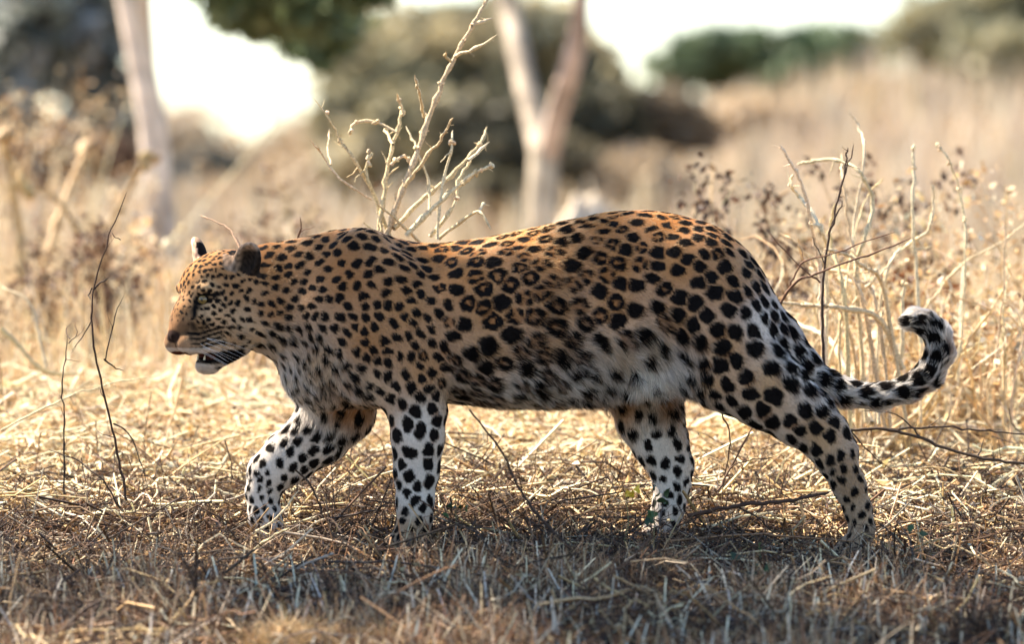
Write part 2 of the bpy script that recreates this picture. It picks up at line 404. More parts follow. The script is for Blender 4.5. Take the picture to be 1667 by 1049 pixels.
tree('umbrella_thorn', 'flat-topped dark green acacia on the right skyline', 'tree',
     [ground_foot(stem([(1262, 330), (1255, 240), (1245, 160)], 42, [10, 9, 8]))],
     [cl(1150, 108, 42, 80, 26, 1), cl(1240, 82, 42, 110, 30, 1.4, 130), cl(1350, 84, 42, 70, 32, 1), cl(1310, 122, 41, 60, 24, .7)],
     9000, (.08, .15), GREEN * 1.5, DARKBARK, seed=6, soft=1.5)
tree('umbrella_thorn', 'spreading olive green tree at the upper right edge', 'tree',
     [ground_foot(stem([(1640, 330), (1630, 200), (1620, 110)], 36, [14, 12, 10]))],
     [cl(1560, 50, 36, 100, 45, 1.2), cl(1660, 20, 36, 110, 60, 1.4), cl(1640, 90, 35, 90, 35, .9), cl(1760, 70, 36, 100, 60)],
     9000, (.08, .14), OLIVE * .7 + GREEN * .3, DARKBARK, seed=7, soft=1.6)
# tan leafless brush across the right background
for i, (px, py, d, rx, ry, lab) in enumerate([(1080, 190, 27, 70, 50, 'dark brown bush right of the forked tree'), (1230, 190, 34, 90, 40, 'tan dry bush on the rise below the flat-topped acacia'),
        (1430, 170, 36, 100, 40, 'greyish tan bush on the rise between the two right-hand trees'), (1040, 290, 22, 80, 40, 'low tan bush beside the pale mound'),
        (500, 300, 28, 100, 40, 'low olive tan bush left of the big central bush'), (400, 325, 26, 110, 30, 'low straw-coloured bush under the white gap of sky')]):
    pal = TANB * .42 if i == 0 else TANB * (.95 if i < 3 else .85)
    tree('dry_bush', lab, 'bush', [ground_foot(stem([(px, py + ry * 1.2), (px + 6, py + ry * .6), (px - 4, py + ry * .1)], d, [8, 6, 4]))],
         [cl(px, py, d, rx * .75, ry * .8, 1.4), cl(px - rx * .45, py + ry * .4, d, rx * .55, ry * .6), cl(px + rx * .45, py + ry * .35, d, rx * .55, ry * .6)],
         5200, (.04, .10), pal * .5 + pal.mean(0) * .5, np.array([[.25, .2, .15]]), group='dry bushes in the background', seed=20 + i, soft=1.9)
tree('shade_tree', 'dusky grey-green tree with dark stems at the far left edge', 'tree',
     [ground_foot(stem([(15, 340), (14, 240), (22, 120), (30, 20), (40, -100)], 17, [15, 14, 13, 12, 9])),
      stem([(14, 240), (50, 150), (75, 40), (95, -60)], 17, [9, 8, 7, 6])],
     [cl(60, 60, 17, 90, 70, 1), cl(140, 120, 18, 70, 70, 1.2), cl(110, 10, 18, 90, 50), cl(10, 150, 17, 60, 60, .8), cl(170, 200, 19, 60, 40, .8), cl(0, -80, 18, 160, 80), cl(165, 40, 20, 50, 60, .8)],
     2600, (.06, .11), DUSK * 1.5, DARKBARK, seed=9)
tree('dry_bush', 'dark brown bush left of the pale leaning trunk', 'bush', [ground_foot(stem([(130, 330), (130, 300), (132, 270)], 15, [6, 5, 4]))],
     [cl(110, 250, 15, 60, 35), cl(180, 260, 15, 50, 30), cl(60, 270, 15, 50, 30)], 3000, (.03, .06), RED * .8, DARKBARK, group='dry bushes in the background', seed=31)
tree('distant_bush', 'small bluish dark bush at the foot of the white gap', 'bush', [ground_foot(stem([(335, 300), (335, 290), (335, 280)], 60, [4, 3, 3]))],
     [cl(320, 278, 60, 40, 16), cl(360, 272, 60, 35, 18)], 2200, (.12, .2), DUSK * .8, DARKBARK, seed=32)
# far line of scrub on the horizon
r = np.random.default_rng(44)
parts = []
for i in range(26):
    x = -75 + i * 6 + r.uniform(-2, 2); d = 120 + r.uniform(-15, 15)
    parts.append(crown_leaves([((x, d, float(gh(x, d)) + 1.0), (4.5, 3, r.uniform(1.0, 1.9)), 1)], 900, (.25, .5), TANB * .75, r))
o = link('far_scrub', mesh_np('far_scrub', *merge(parts), smooth=False), M_FOLIAGE); tag(o, 'far-off line of dry scrub along the horizon', 'scrub', kind='stuff')
# tree outside the picture that shades the foreground
tree('shade_tree', 'spreading tree just outside the left edge whose crown shades the foreground grass', 'tree',
     [([(-6.3, .6, -.1), (-6.2, .2, 1.5), (-5.6, -.4, 3.0), (-4.6, -1.1, 4.2)], [.16, .14, .11, .045])],
     [c_ for c_ in [((-5.45 + .62 * i_ + .15 * math.sin(5 * j_ + i_), 1.36 + .03 * i_ - .60 * j_ + .16 * math.sin(2.1 * i_ + 1), 5.15 + .12 * math.sin(3 * i_ + j_)), (.36, .28, .20), 1 + .6 * math.sin(4 * i_ + 2 * j_))
      for i_ in range(7) for j_ in range(4)] if math.hypot((c_[0][0] + 4.5) * .7, (c_[0][1] - .72) * 1.25) > .60],
     20000, (.03, .06), GREEN, PALEBARK, seed=12)

# termite mound beside the forked tree
def mound(name, label, c, rx, ry, rz, col, seed, mat, cat):
    r = np.random.default_rng(seed); n, m = 40, 20; Vv = []; 
    th = np.linspace(0, 2 * math.pi, n, endpoint=False); ph = np.linspace(0, math.pi / 2, m)
    for p in ph:
        for t in th:
            k = 1 + .10 * math.sin(3 * t + 2 * p) + .07 * math.sin(7 * t + seed + 5 * p) + .05 * math.sin(13 * t - 9 * p) + r.normal() * .015
            Vv.append((c[0] + rx * math.cos(t) * math.cos(p) * k, c[1] + ry * math.sin(t) * math.cos(p) * k, c[2] + rz * math.sin(p) * k))
    i = np.arange(n * m).reshape(m, n)
    Ff = np.stack([i[:-1], np.roll(i[:-1], -1, 1), np.roll(i[1:], -1, 1), i[1:]], -1).reshape(-1, 4)
    Vv = np.array(Vv); o = link(name, mesh_np(name, Vv - np.array(c), Ff, np.full((len(Vv), 3), col)), mat); o.location = tuple(c)
    tag(o, label, cat); return o
p = wpt(950, 330, 10.5)
mound('termite_mound', 'pale sunlit earth mound at the foot of the forked tree', (p[0], p[1], float(gh(p[0], p[1])) - .1), .20, .20, p[2] - .05 - float(gh(p[0], p[1])) + .1, (.60, .50, .38), 4, M_BARK, 'mound')

# ------------------------------------------------------------------ individual stalks and branches
def branchy(lines, d, jit=.06, seed=0, pal=None, sides=6, mat=None, knots=0, K=None):
    """lines: list of (points [(px,py),..], r0 px, r1 px); knobs at nodes like dry herb stems"""
    r = np.random.default_rng(seed); k = (DIST + d) / DIST * S; out = []
    for L in lines:
        pts, r0, r1 = L[:3]; dd = L[3] if len(L) > 3 else r.normal() * jit
        P = np.array([wpt(x, y, d) for x, y in pts], float)
        s = np.linspace(0, 1, len(P)); P[:, 1] += dd * s + r.normal(0, jit * .12, len(P))
        n = max(6, int(sum(np.linalg.norm(np.diff(P, axis=0), axis=1)) / .014))
        t = np.linspace(0, len(P) - 1, n); Q = np.stack([smooth_interp(t, np.arange(len(P)), P[:, j]) for j in range(3)], 1) if len(P) > 2 else P[0] + (P[1] - P[0]) * (t[:, None])
        kink = r.normal(0, 1, (n, 3)) * (r.random((n, 1)) < .3) * .0035
        Q += np.cumsum(kink - kink.mean(0), 0) * np.sin(np.linspace(0, math.pi, n))[:, None] * .7 + r.normal(0, .0009, Q.shape)
        rd = np.linspace(r0 * .9, r1 * .7, n) * k * (1 + r.normal(0, .09, n)); rd[-1] *= .35
        if knots:
            for q in range(3, n - 1, max(3, int(9 / knots))): rd[q] *= r.uniform(1.25, 1.6)
        col = pick(pal, 1, r, None, .12)
        pieces = [strands(Q[None], rd[None], col, sides)]
        for q in range(2, n - 1):                      # fine side twigs, thorns and broken ends
            if r.random() < .34:
                e = (Q[q + 1] - Q[q - 1]); e /= np.linalg.norm(e) + 1e-9
                dv = e * r.uniform(.3, 1.0) + r.normal(0, .6, 3) * np.array([1, .8, 1]); dv /= np.linalg.norm(dv)
                ln = r.choice([.006, .012, .03]) * r.uniform(.7, 1.5); t4 = np.linspace(0, 1, 4)[:, None]
                P4 = Q[q] + dv * ln * t4 + r.normal(0, .08 * ln, (4, 3)) * t4
                pieces.append(strands(P4[None], (np.linspace(.5, .15, 4) * rd[q])[None], col * r.uniform(.7, 1.1), 4))
        out.append((merge(pieces), Q))
    return out
def knobs(points, d, rpx, seed, pal):
    r = np.random.default_rng(seed); k = (DIST + d) / DIST * S; out = []
    for c in points:
        for _ in range(r.integers(2, 4)):
            u = r.normal(size=3); u /= np.linalg.norm(u); R0 = rpx * k * r.uniform(.6, 1.1); cc = c + r.normal(0, rpx * k * .35, 3)
            P = np.array([cc - u * R0 * 1.3, cc - u * R0 * .7, cc, cc + u * R0 * .8, cc + u * R0 * 1.4])
            out.append(strands(P[None], np.array([[.15, .85, 1, .7, .15]]) * R0 * .8, pick(pal, 1, r), 6))
    return out
def plant(name, label, cat, d, lines, pal, mat, seed=0, knots=0, knob=None, kpal=None, krad=4.0, group=None, part='stem', jit=.05):
    """a plant whose every traced stem is a part of its own"""
    x0, y0 = lines[0][0][0] if lines[0][0][0][1] > lines[0][0][-1][1] else lines[0][0][-1]
    base = wpt(x0, y0, d); root = empty(name, tuple(base)); tag(root, label, cat, group)
    built = branchy(lines, d, jit, seed, pal, knots=knots); AQ = np.concatenate([q for _, q in built])
    for i, (piece, _) in enumerate(built):
        link(part, mesh_np(name + '_' + part, *piece), mat, root)
    if knob: link('seed_heads', mesh_np(name + '_seed_heads', *merge(knobs([AQ[np.argmin(np.linalg.norm((AQ - wpt(x, y, d)) * np.array([1, .05, 1]), axis=1))] for x, y in knob], d, krad, seed + 5, kpal if kpal is not None else pal))), mat, root)['kind'] = 'stuff'
    return root
STALK = np.array([[.56, .44, .25], [.62, .50, .31], [.52, .39, .22]])
# tall knobbly dry shrub rising behind the shoulder
plant('dry_shrub', 'knobbly pale dry shrub rising behind the leopard\'s shoulder', 'shrub', .45,
      [([(600, 470), (625, 390), (655, 300), (690, 205), (735, 105), (770, 40), (796, -8)], 6.5, 3.5),
       ([(740, 92), (775, 78), (810, 57)], 3.6, 2.2), ([(768, 42), (785, 34), (802, 27)], 3, 2), ([(735, 100), (726, 92), (726, 84)], 2.6, 2),
       ([(690, 190), (684, 155), (678, 125)], 3.2, 2.2), ([(617, 440), (620, 340), (632, 270), (645, 210), (655, 170)], 5.5, 3.2),
       ([(640, 235), (628, 215), (624, 208)], 3, 2.4), ([(655, 185), (650, 160), (648, 152)], 2.6, 2),
       ([(600, 300), (570, 250), (550, 225), (535, 190), (510, 160)], 3.2, 1.5), ([(605, 325), (560, 295), (535, 265), (507, 228)], 2.4, 1.3), ([(538, 268), (534, 240), (533, 210)], 1.8, 1.2),
       ([(640, 400), (615, 325), (600, 285), (600, 250)], 4.2, 2.6), ([(640, 372), (690, 325), (740, 285), (780, 240), (792, 206)], 5, 2.8),
       ([(762, 262), (780, 245), (797, 232)], 3.4, 2.2), ([(660, 385), (700, 345), (740, 310), (770, 285), (800, 270)], 5, 3),
       ([(655, 310), (685, 270), (720, 225), (738, 192)], 3.6, 2.2), ([(712, 390), (716, 330), (725, 280), (735, 240), (736, 212)], 3.4, 2),
       ([(700, 385), (740, 335), (752, 285), (768, 262)], 3.4, 2.4), ([(715, 388), (760, 352), (782, 345), (800, 375)], 3.4, 2.2), ([(780, 345), (786, 332), (778, 348)], 3, 2.2),
       ([(688, 400), (640, 352), (610, 330)], 2.6, 2), ([(700, 350), (695, 300), (680, 262), (672, 230), (660, 205)], 2.8, 2),
       ([(645, 215), (610, 198), (575, 205), (568, 222)], 3, 2.4), ([(636, 268), (655, 255), (665, 258)], 3, 2.4)],
      STALK, M_STALK, 1, knots=2, jit=.08, krad=4.5,
      knob=[(535, 187), (555, 228), (572, 218), (585, 205), (605, 200), (648, 172), (660, 180), (655, 160), (665, 190), (625, 212), (612, 262), (600, 260), (596, 262), (615, 240), (668, 258), (650, 262), (690, 140), (712, 136),
            (717, 163), (684, 240), (697, 216), (680, 315), (655, 298), (752, 300), (765, 285), (785, 285), (775, 280), (798, 268), (740, 320), (600, 345), (690, 345), (796, 268), (768, 228), (738, 230)])
plant('dry_shrub', 'two bare twig ends sticking up just behind the leopard\'s neck', 'shrub', .3,
      [([(402, 440), (380, 382), (350, 364), (322, 351)], 2.0, 1.6), ([(480, 420), (484, 388), (492, 372), (490, 353)], 1.8, 1.6)], np.array([[.12, .075, .045], [.3, .2, .12]]), M_TWIG, 3, knots=1)
# thin dark twigs on the left
DK = np.array([[.04, .024, .016], [.055, .032, .02]])
plant('bare_twig', 'tall thin dark twig standing at the left, bent at the middle', 'twig', -.1,
      [([(205, 815), (196, 760), (176, 660), (152, 560), (152, 470), (178, 385), (209, 314)], 2.9, 1.2), ([(153, 470), (168, 460), (178, 450)], 1.8, 1.1), ([(152, 470), (145, 478), (150, 488)], 1.6, 1),
       ([(150, 520), (135, 545), (118, 570)], 1.4, .9), ([(168, 585), (185, 598), (200, 604)], 1.6, .9), ([(186, 690), (208, 705), (228, 750), (240, 790)], 1.6, 1), ([(172, 588), (186, 520), (205, 478)], 1.5, .8),
       ([(196, 390), (188, 385), (186, 378)], 1, .7)], DK, M_TWIG, 4, jit=.05)
plant('bare_twig', 'short straight dark twig standing left of the bent one', 'twig', -.15,
      [([(104, 805), (105, 720), (104, 640), (112, 545)], 2.1, 1.2), ([(111, 560), (125, 545), (120, 530)], 1.1, .8), ([(112, 552), (106, 540), (112, 528)], 1, .7)], DK, M_TWIG, 5)
plant('fallen_branch', 'dark arched twig lying low beneath the tall bent twig', 'branch', -.3,
      [([(195, 830), (165, 780), (130, 755), (75, 735)], 2.4, 1.5), ([(165, 780), (150, 790), (140, 815)], 1.4, .9)], DK, M_TWIG, 6)
# right side: dark upright stem, crossing curved twigs, pale bent stalks
plant('bare_twig', 'tall dark upright stem in front of the pale stalks on the right', 'twig', .3,
      [([(1345, 700), (1340, 560), (1342, 440), (1355, 360), (1372, 290), (1380, 240)], 3.2, 1.8), ([(1366, 310), (1380, 270), (1390, 234)], 2, 1.4), ([(1355, 365), (1368, 340), (1372, 325)], 1.8, 1.1),
       ([(1343, 430), (1330, 400), (1322, 385)], 1.4, .9)], np.array([[.07, .042, .027], [.055, .033, .022]]), M_TWIG, 7)
plant('fallen_branch', 'two thin brown branches curving up across the right-hand stalks', 'branch', .22,
      [([(1262, 510), (1285, 470), (1330, 440), (1400, 418), (1478, 388)], 3.0, 1.6), ([(1285, 468), (1310, 425), (1370, 405), (1455, 378)], 2.0, 1.2), ([(1335, 460), (1300, 430), (1245, 375)], 1.8, 1.2)],
      np.array([[.17, .09, .05], [.13, .07, .04]]), M_TWIG, 8)
plant('fallen_branch', 'dark forked branch lying at the right edge below the tail', 'branch', .2,
      [([(1385, 700), (1440, 700), (1500, 715), (1560, 735), (1620, 748), (1690, 758)], 3.2, 3.8), ([(1440, 700), (1520, 698), (1600, 702), (1680, 712)], 2.4, 1.8), ([(1385, 702), (1410, 730), (1440, 760)], 1.6, 1.1),
       ([(1500, 714), (1480, 690), (1450, 672), (1400, 668)], 1.6, 1)], np.array([[.06, .04, .028]]), M_TWIG, 9)
plant('dry_shrub', 'cluster of thick pale bent stalks right of the dark upright stem', 'shrub', .75,
      [([(1352, 700), (1335, 520), (1330, 420), (1310, 340), (1290, 290), (1262, 238)], 5, 3.2), ([(1410, 690), (1404, 560), (1396, 440), (1410, 390), (1425, 330), (1400, 282), (1370, 262), (1325, 262), (1300, 268)], 4.5, 3.6),
       ([(1345, 700), (1345, 440), (1330, 380), (1295, 320), (1280, 300), (1284, 285)], 4.4, 2.8), ([(1430, 690), (1420, 560), (1400, 470), (1392, 380), (1412, 260), (1408, 205), (1390, 180)], 3.4, 1.6),
       ([(1450, 700), (1430, 500), (1400, 400), (1380, 300), (1378, 250)], 3.8, 2), ([(1385, 700), (1370, 480), (1350, 400), (1355, 330)], 4.8, 2.6), ([(1440, 700), (1400, 470), (1345, 440), (1310, 420), (1300, 390)], 4.2, 3),
       ([(1475, 700), (1440, 480), (1400, 430), (1360, 410), (1330, 405)], 4.2, 3), ([(1470, 600), (1430, 520), (1360, 500), (1300, 495), (1262, 490)], 6, 4), ([(1420, 690), (1370, 575), (1310, 535), (1262, 508)], 5.5, 4.4),
       ([(1365, 690), (1370, 520), (1385, 440), (1420, 330), (1448, 290)], 3.2, 1.8), ([(1400, 700), (1390, 560), (1355, 470), (1300, 400), (1270, 380)], 3.6, 2.2), ([(1330, 700), (1350, 600), (1390, 500), (1440, 440), (1470, 400)], 3.4, 2)],
      np.array([[.66, .53, .34], [.6, .46, .27], [.55, .41, .22]]), M_STALK, 10, knots=1, jit=.25)
plant('dry_shrub', 'pair of straight pale stalks right of the bent cluster', 'shrub', .95,
      [([(1500, 560), (1493, 440), (1488, 340), (1486, 240)], 4, 3), ([(1425, 690), (1432, 520), (1450, 430), (1480, 400), (1515, 370), (1522, 330), (1516, 300)], 3.8, 3), ([(1456, 640), (1462, 560), (1468, 460)], 5, 4)],
      np.array([[.66, .53, .34], [.6, .46, .27]]), M_STALK, 11, knots=1, jit=.1, knob=[(1484, 240), (1483, 270), (1464, 462)])
plant('dry_shrub', 'thin beaded stalk with small pale seed heads near the right edge', 'shrub', 1.0,
      [([(1560, 620), (1568, 500), (1572, 400), (1560, 310), (1545, 260), (1525, 236)], 2.6, 1.6), ([(1620, 600), (1635, 480), (1636, 350)], 2.6, 1.6), ([(1500, 690), (1505, 520), (1530, 470), (1580, 420), (1640, 390), (1690, 350)], 3, 2), ([(1640, 600), (1630, 520), (1640, 440)], 2, 1.4)],
      np.array([[.62, .48, .29]]), M_STALK, 12, knots=1, jit=.1, knob=[(1525, 236), (1532, 242), (1545, 262), (1556, 312), (1573, 363)])
# forked fallen bits around the feet
for i, (d, lines, lab) in enumerate([
        (-.35, [([(730, 882), (790, 888), (850, 905), (920, 940)], 2.4, 4.2), ([(790, 888), (830, 895), (860, 890)], 1.6, 1)], 'dark branch lying in the foreground below the near foreleg'),
        (-.45, [([(765, 668), (815, 735), (850, 800), (905, 870), (985, 945)], 1.8, 4.4), ([(850, 800), (840, 760), (846, 730)], 1.4, .9)], 'long dark twig slanting down from under the belly'),
        (-.25, [([(410, 870), (450, 845), (485, 800)], 2.6, 2.2), ([(400, 905), (445, 872), (475, 855)], 2.6, 1.6), ([(452, 842), (468, 862), (474, 880)], 1.4, .9)], 'pale forked straw stalk in front of the raised forepaw'),
        (-.15, [([(480, 766), (505, 790), (520, 820), (528, 850)], 2.2, 1.6)], 'thin dark twig hanging below the raised foreleg'),
        (.1, [([(1170, 800), (1190, 765), (1225, 700), (1245, 690)], 2.4, 1.6), ([(1188, 768), (1205, 752), (1260, 740)], 1.6, 1.1), ([(1165, 660), (1186, 700), (1184, 760), (1176, 830)], 1.8, 1.4)], 'brown forked twig standing between the two hind legs'),
        (-.2, [([(1120, 840), (1200, 825), (1290, 815), (1350, 800)], 4.5, 3.5), ([(1200, 825), (1240, 850), (1260, 870)], 2, 1.4)], 'thick dark stick lying flat between the hind paws'),
        (.15, [([(1030, 760), (1062, 700), (1100, 680)], 1.4, .9), ([(1055, 690), (1075, 720), (1110, 760), (1150, 790)], 1.6, 1)], 'fine reddish twig crossing the far hind leg'),
        (-.9, [([(315, 1040), (318, 960), (290, 890)], 5.5, 2.6), ([(318, 960), (320, 900), (322, 870)], 3.4, 1.8)], 'blurred dark forked stem in the left foreground'),
        (.6, [([(0, 700), (120, 645), (200, 622), (262, 612)], 2.2, 1.2)], 'long pale stalk lying behind the twigs on the left'),
        (1.6, [([(0, 535), (40, 570), (75, 605), (130, 610)], 6, 4), ([(75, 600), (62, 540), (40, 490), (0, 470)], 4, 3)], 'thick pale bent stalk at the left edge')]):
    cat = 'stalk' if 'stalk' in lab else ('stick' if 'stick' in lab else 'twig')
    pal = STALK if 'pale' in lab else (np.array([[.13, .07, .04]]) if 'reddish' in lab or 'brown' in lab else DK)
    plant('fallen_branch', lab, cat, d, lines, pal, M_STALK if 'pale' in lab else M_TWIG, 40 + i)

# leafy dry shrubs (brown seed heads) behind on both sides
def herb(name, label, px, d, h, spread, n, pal, leafpal, nleaf, seed, rad=(.0026, .0012), lsize=(.007, .017), group=None, kink=.12):
    r = np.random.default_rng(seed); b = wpt(px, 600, d); b[2] = float(gh(b[0], b[1])) - .02
    root = empty(name, tuple(b)); tag(root, label, 'shrub', group); items = []; tips = []
    for i in range(n):
        a = r.uniform(0, 6.283); l = abs(r.normal(0, spread)); hh = h * r.uniform(.55, 1)
        P0 = b + np.array([r.normal(0, .04), r.normal(0, .05), 0]); P1 = P0 + np.array([math.cos(a) * l * hh, math.sin(a) * l * hh, hh])
        P, rd = limb(P0, P1, rad[0] * r.uniform(.8, 1.6), rad[1], r, 8, kink); items.append((P, rd)); tips.append(P[-1])
        for j in range(3, 8):
            if r.random() < .75:
                e = P[j] + np.array([r.normal(0, .06), r.normal(0, .05), r.uniform(.02, .10)]) * (h / .5)
                Q, qd = limb(P[j], e, rad[1] * 1.3, rad[1] * .6, r, 5, kink); items.append((Q, qd)); tips.append(Q[-1]); tips.append(Q[2])
    arr = []
    for P, rd in items: arr.append(strands(P[None], rd[None], pick(pal, 1, r), 4))
    link('stems', mesh_np(name + '_stems', *merge(arr)), M_STRAW, root)['kind'] = 'stuff'
    if nleaf:
        tips = np.array(tips); ti = r.choice(len(tips), nleaf); c = tips[ti] + r.normal(0, .014, (nleaf, 3)) * np.array([1, 1, 1.8])
        u = r.normal(size=(nleaf, 3)); u /= np.linalg.norm(u, axis=1, keepdims=True); v = np.cross(u, r.normal(size=(nleaf, 3))); v /= np.linalg.norm(v, axis=1, keepdims=True)
        s = r.uniform(*lsize, nleaf)[:, None]
        Vv = np.stack([c - u * s, c - v * s * .5, c + u * s, c + v * s * .5], 1).reshape(-1, 3)
        link('dry_leaves', mesh_np(name + '_leaves', Vv, np.arange(nleaf * 4).reshape(-1, 4), np.repeat(pick(leafpal, nleaf, r), 4, 0), smooth=False), M_LEAF, root)
    return root
G1 = 'dry shrubs behind the leopard'
HB = np.array([[.07, .038, .025], [.04, .023, .016], [.11, .062, .038]])
for i, (px, d, h, sp, n, nl, lab, lp) in enumerate([
        (1150, 2.2, .52, .25, 10, 420, 'brown seeded shrub showing just above the rump', HB), (1220, 2.0, .42, .5, 14, 500, 'low brown bushy shrub right of the rump', HB),
        (1300, 2.3, .56, .35, 16, 420, 'brown leafy shrub behind the bent pale stalks', HB), (1400, 2.0, .50, .5, 16, 500, 'dense dry shrub behind the upright dark stem', STRAW * .8),
        (1500, 2.4, .62, .30, 14, 520, 'dark seeded shrub above the tail tip', HB), (1560, 1.7, .42, .5, 16, 420, 'reddish leafy shrub right of the tail tip', np.array([[.2, .085, .035], [.11, .05, .025]])),
        (1640, 2.2, .55, .4, 16, 420, 'blond twiggy shrub against the right edge', STRAW), (1680, 1.5, .4, .4, 12, 300, 'low blond shrub cut by the right edge', STRAW),
        (1460, 1.4, .30, .6, 16, 350, 'low golden shrub under the curl of the tail', STRAW), (1340, 1.3, .30, .6, 14, 350, 'low golden shrub beneath the root of the tail', STRAW)]):
    herb('dry_shrub', lab, px, d, h, sp, n, STRAW, lp, int(nl * (1.1 if lp is HB else 1.2)), 60 + i, group=G1)
for i, (px, d, h, n, lab) in enumerate([(1340, 1.1, .50, 13, 'tangled pale stalks just right of the rump'), (1440, 1.2, .46, 14, 'tangled pale stalks above the curl of the tail'), (1540, 1.3, .44, 12, 'tangled pale stalks right of the tail tip'), (1640, 1.1, .42, 12, 'tangled pale stalks low at the right edge'), (1390, 1.6, .48, 20, 'dense fine straw stems behind the upright dark stem'), (1590, 1.7, .44, 20, 'dense fine straw stems between the tail tip and the right edge'), (1280, 1.5, .36, 16, 'dense fine straw stems close behind the rump')]):
    herb('dry_shrub', lab, px, d, h, .45, n, STRAW[[0, 1, 4, 2]], STRAW, 60, 80 + i, rad=(.0036, .0017) if i < 4 else (.0018, .001), kink=.34, group=G1)
for i, (px, d, h, sp, n, nl, lab, lp) in enumerate([
        (20, 7.0, .80, .25, 14, 500, 'blurred blond shrub at the left edge', STRAW), (110, 7.5, .86, .45, 14, 300, 'blurred tall pale shrub with round heads left of the trunk', STRAW), (60, 3.6, .36, .5, 16, 600, 'blurred reddish brown shrub low at the far left', HB * 1.5),
        (175, 3.4, .42, .35, 14, 600, 'blurred reddish brown shrub left of the face', HB * 1.5), (240, 4.2, .40, .5, 14, 400, 'blurred tan shrub in front of the pale trunk base', STRAW), (450, 4.4, .52, .35, 14, 600, 'blurred reddish shrub peeping over the neck', HB * 1.4),
        (390, 3.0, .26, .5, 12, 250, 'low tan shrub behind the chin', STRAW)]):
    herb('dry_shrub', lab, px, d, h, sp, n, STRAW, lp, nl, 90 + i, rad=(.004, .0018), lsize=(.008, .018), group=G1)

plant('dry_shrub', 'blurred thick pale stalks with round heads left of the pale trunk', 'shrub', 4.5,
      [([(60, 520), (70, 400), (100, 300), (122, 240)], 9, 6), ([(150, 520), (160, 400), (195, 330), (235, 260)], 8, 5), ([(40, 520), (30, 380), (15, 260), (14, 225)], 9, 6), ([(190, 540), (150, 420), (110, 330), (60, 300)], 7, 4)],
      STRAW[[2, 0]] * .8, M_STRAW, 30, knots=1, jit=.3, knob=[(122, 235), (140, 222), (14, 225), (60, 300), (235, 258), (130, 245)], krad=16)
for i, (px, d, h, n, lab) in enumerate([(300, .25, .12, 14, 'low dark twiggy weed left of the raised forepaw'), (560, .35, .14, 14, 'dark twiggy weed seen between the forelegs'), (800, .3, .13, 14, 'dark twiggy weed under the belly'),
        (930, .2, .11, 13, 'dark twiggy weed left of the far hind leg'), (1190, .35, .16, 14, 'brown seeded weed standing between the hind legs'), (1250, .15, .11, 13, 'low dark weed left of the near hind paw'), (1500, .3, .13, 14, 'low dark twiggy weed under the tail tip'),
        (1620, .1, .12, 12, 'low dark twiggy weed near the right edge'), (60, .3, .12, 12, 'low dark twiggy weed near the left edge')]):
    herb('dry_weed', lab, px, d, h, .9, n, BROWN * 1.4, BROWN * 1.5, 110, 130 + i, rad=(.0013, .0007), lsize=(.003, .007), kink=.2, group='dark weeds among the litter')
# small green sprigs and a yellow leaf
def sprig(px, py, d, n, size, pal, label, seed):
    r = np.random.default_rng(seed); b = wpt(px, py, d); g = float(gh(b[0], b[1])); root = empty('green_sprig', (b[0], b[1], g)); tag(root, label, 'plant')
    top = b; P, rd = limb((b[0], b[1], g), top, .0015, .0008, r, 6, .1)
    link('stem', mesh_np('sprig_stem', *strands(P[None], rd[None], np.array([[.16, .14, .06]]), 5)), M_TWIG, root)
    for i in range(n):
        c = P[r.integers(3, 6)] + r.normal(0, size * .5, 3); u = r.normal(size=3); u[2] = abs(u[2]) * .6; u /= np.linalg.norm(u); v = np.cross(u, r.normal(size=3)); v /= np.linalg.norm(v); w = np.cross(u, v)
        s = size * r.uniform(.6, 1.1); rows = []
        for t, wd in ((0, .05), (.25, .42), (.5, .5), (.75, .36), (1, .03)):
            m = c + u * s * t + w * s * .25 * math.sin(t * 3.1)
            rows += [m - v * wd * s * .6 + w * s * .06, m, m + v * wd * s * .6 + w * s * .06]
        Ff = [(k * 3 + j, k * 3 + j + 1, k * 3 + j + 4, k * 3 + j + 3) for k in range(4) for j in range(2)]
        link('leaf', mesh_np('sprig_leaf', np.array(rows), np.array(Ff), np.tile(pick(pal, 1, r), (15, 1))), M_GREEN, root)
GR = np.array([[.04, .075, .022], [.055, .10, .03], [.035, .06, .025]])
sprig(1068, 806, -.22, 9, .026, GR, 'small green sprig in front of the far hind paw', 1)
sprig(1498, 855, -.3, 4, .034, GR, 'single drooping green sprig right of the near hind paw', 2)
sprig(1018, 800, -.22, 3, .036, np.array([[.75, .50, .04]]), 'small bright yellow leaf left of the green sprig', 3)
sprig(1240, 925, -.6, 9, .03, GR * .7, 'dark green tuft low in the right foreground', 4)
sprig(742, 812, -.1, 4, .026, GR, 'tiny green sprig behind the near forepaw', 5)
# fluffy blond tuft at the bottom edge
def tuft(px, py, d, rx, h, n, pal, label, seed, name='grass_tuft'):
    r = np.random.default_rng(seed); b = wpt(px, py, d); g = float(gh(b[0], b[1])); 
    a = r.uniform(0, 6.283, n); q = np.sqrt(r.random(n)) * rx
    x = b[0] + q * np.cos(a); y = b[1] + q * np.sin(a) * .8; hh = h * (1 - .6 * (q / rx) ** 2) * r.uniform(.5, 1.1, n)
    s = np.linspace(0, 1, 5)[None, :, None]; curl = r.normal(0, .5, (n, 1, 3)) * hh[:, None, None]; curl[..., 2] *= .3
    P = np.stack([x, y, gh(x, y)], 1)[:, None] + np.array([0, 0, 1.]) * s * hh[:, None, None] + curl * s * s + r.normal(0, .15, (n, 1, 3)) * hh[:, None, None] * np.sin(s * 7)
    o = link(name, mesh_np(name, *strands(P, np.tile(np.linspace(.0009, .0004, 5), (n, 1)), pick(pal, n, r), 3)), M_STRAW); tag(o, label, 'grass'); return o
tuft(475, 1052, -1.22, .10, .075, 1500, STRAW[:3], 'fluffy blond grass tuft at the bottom edge, lit by the sun', 1)
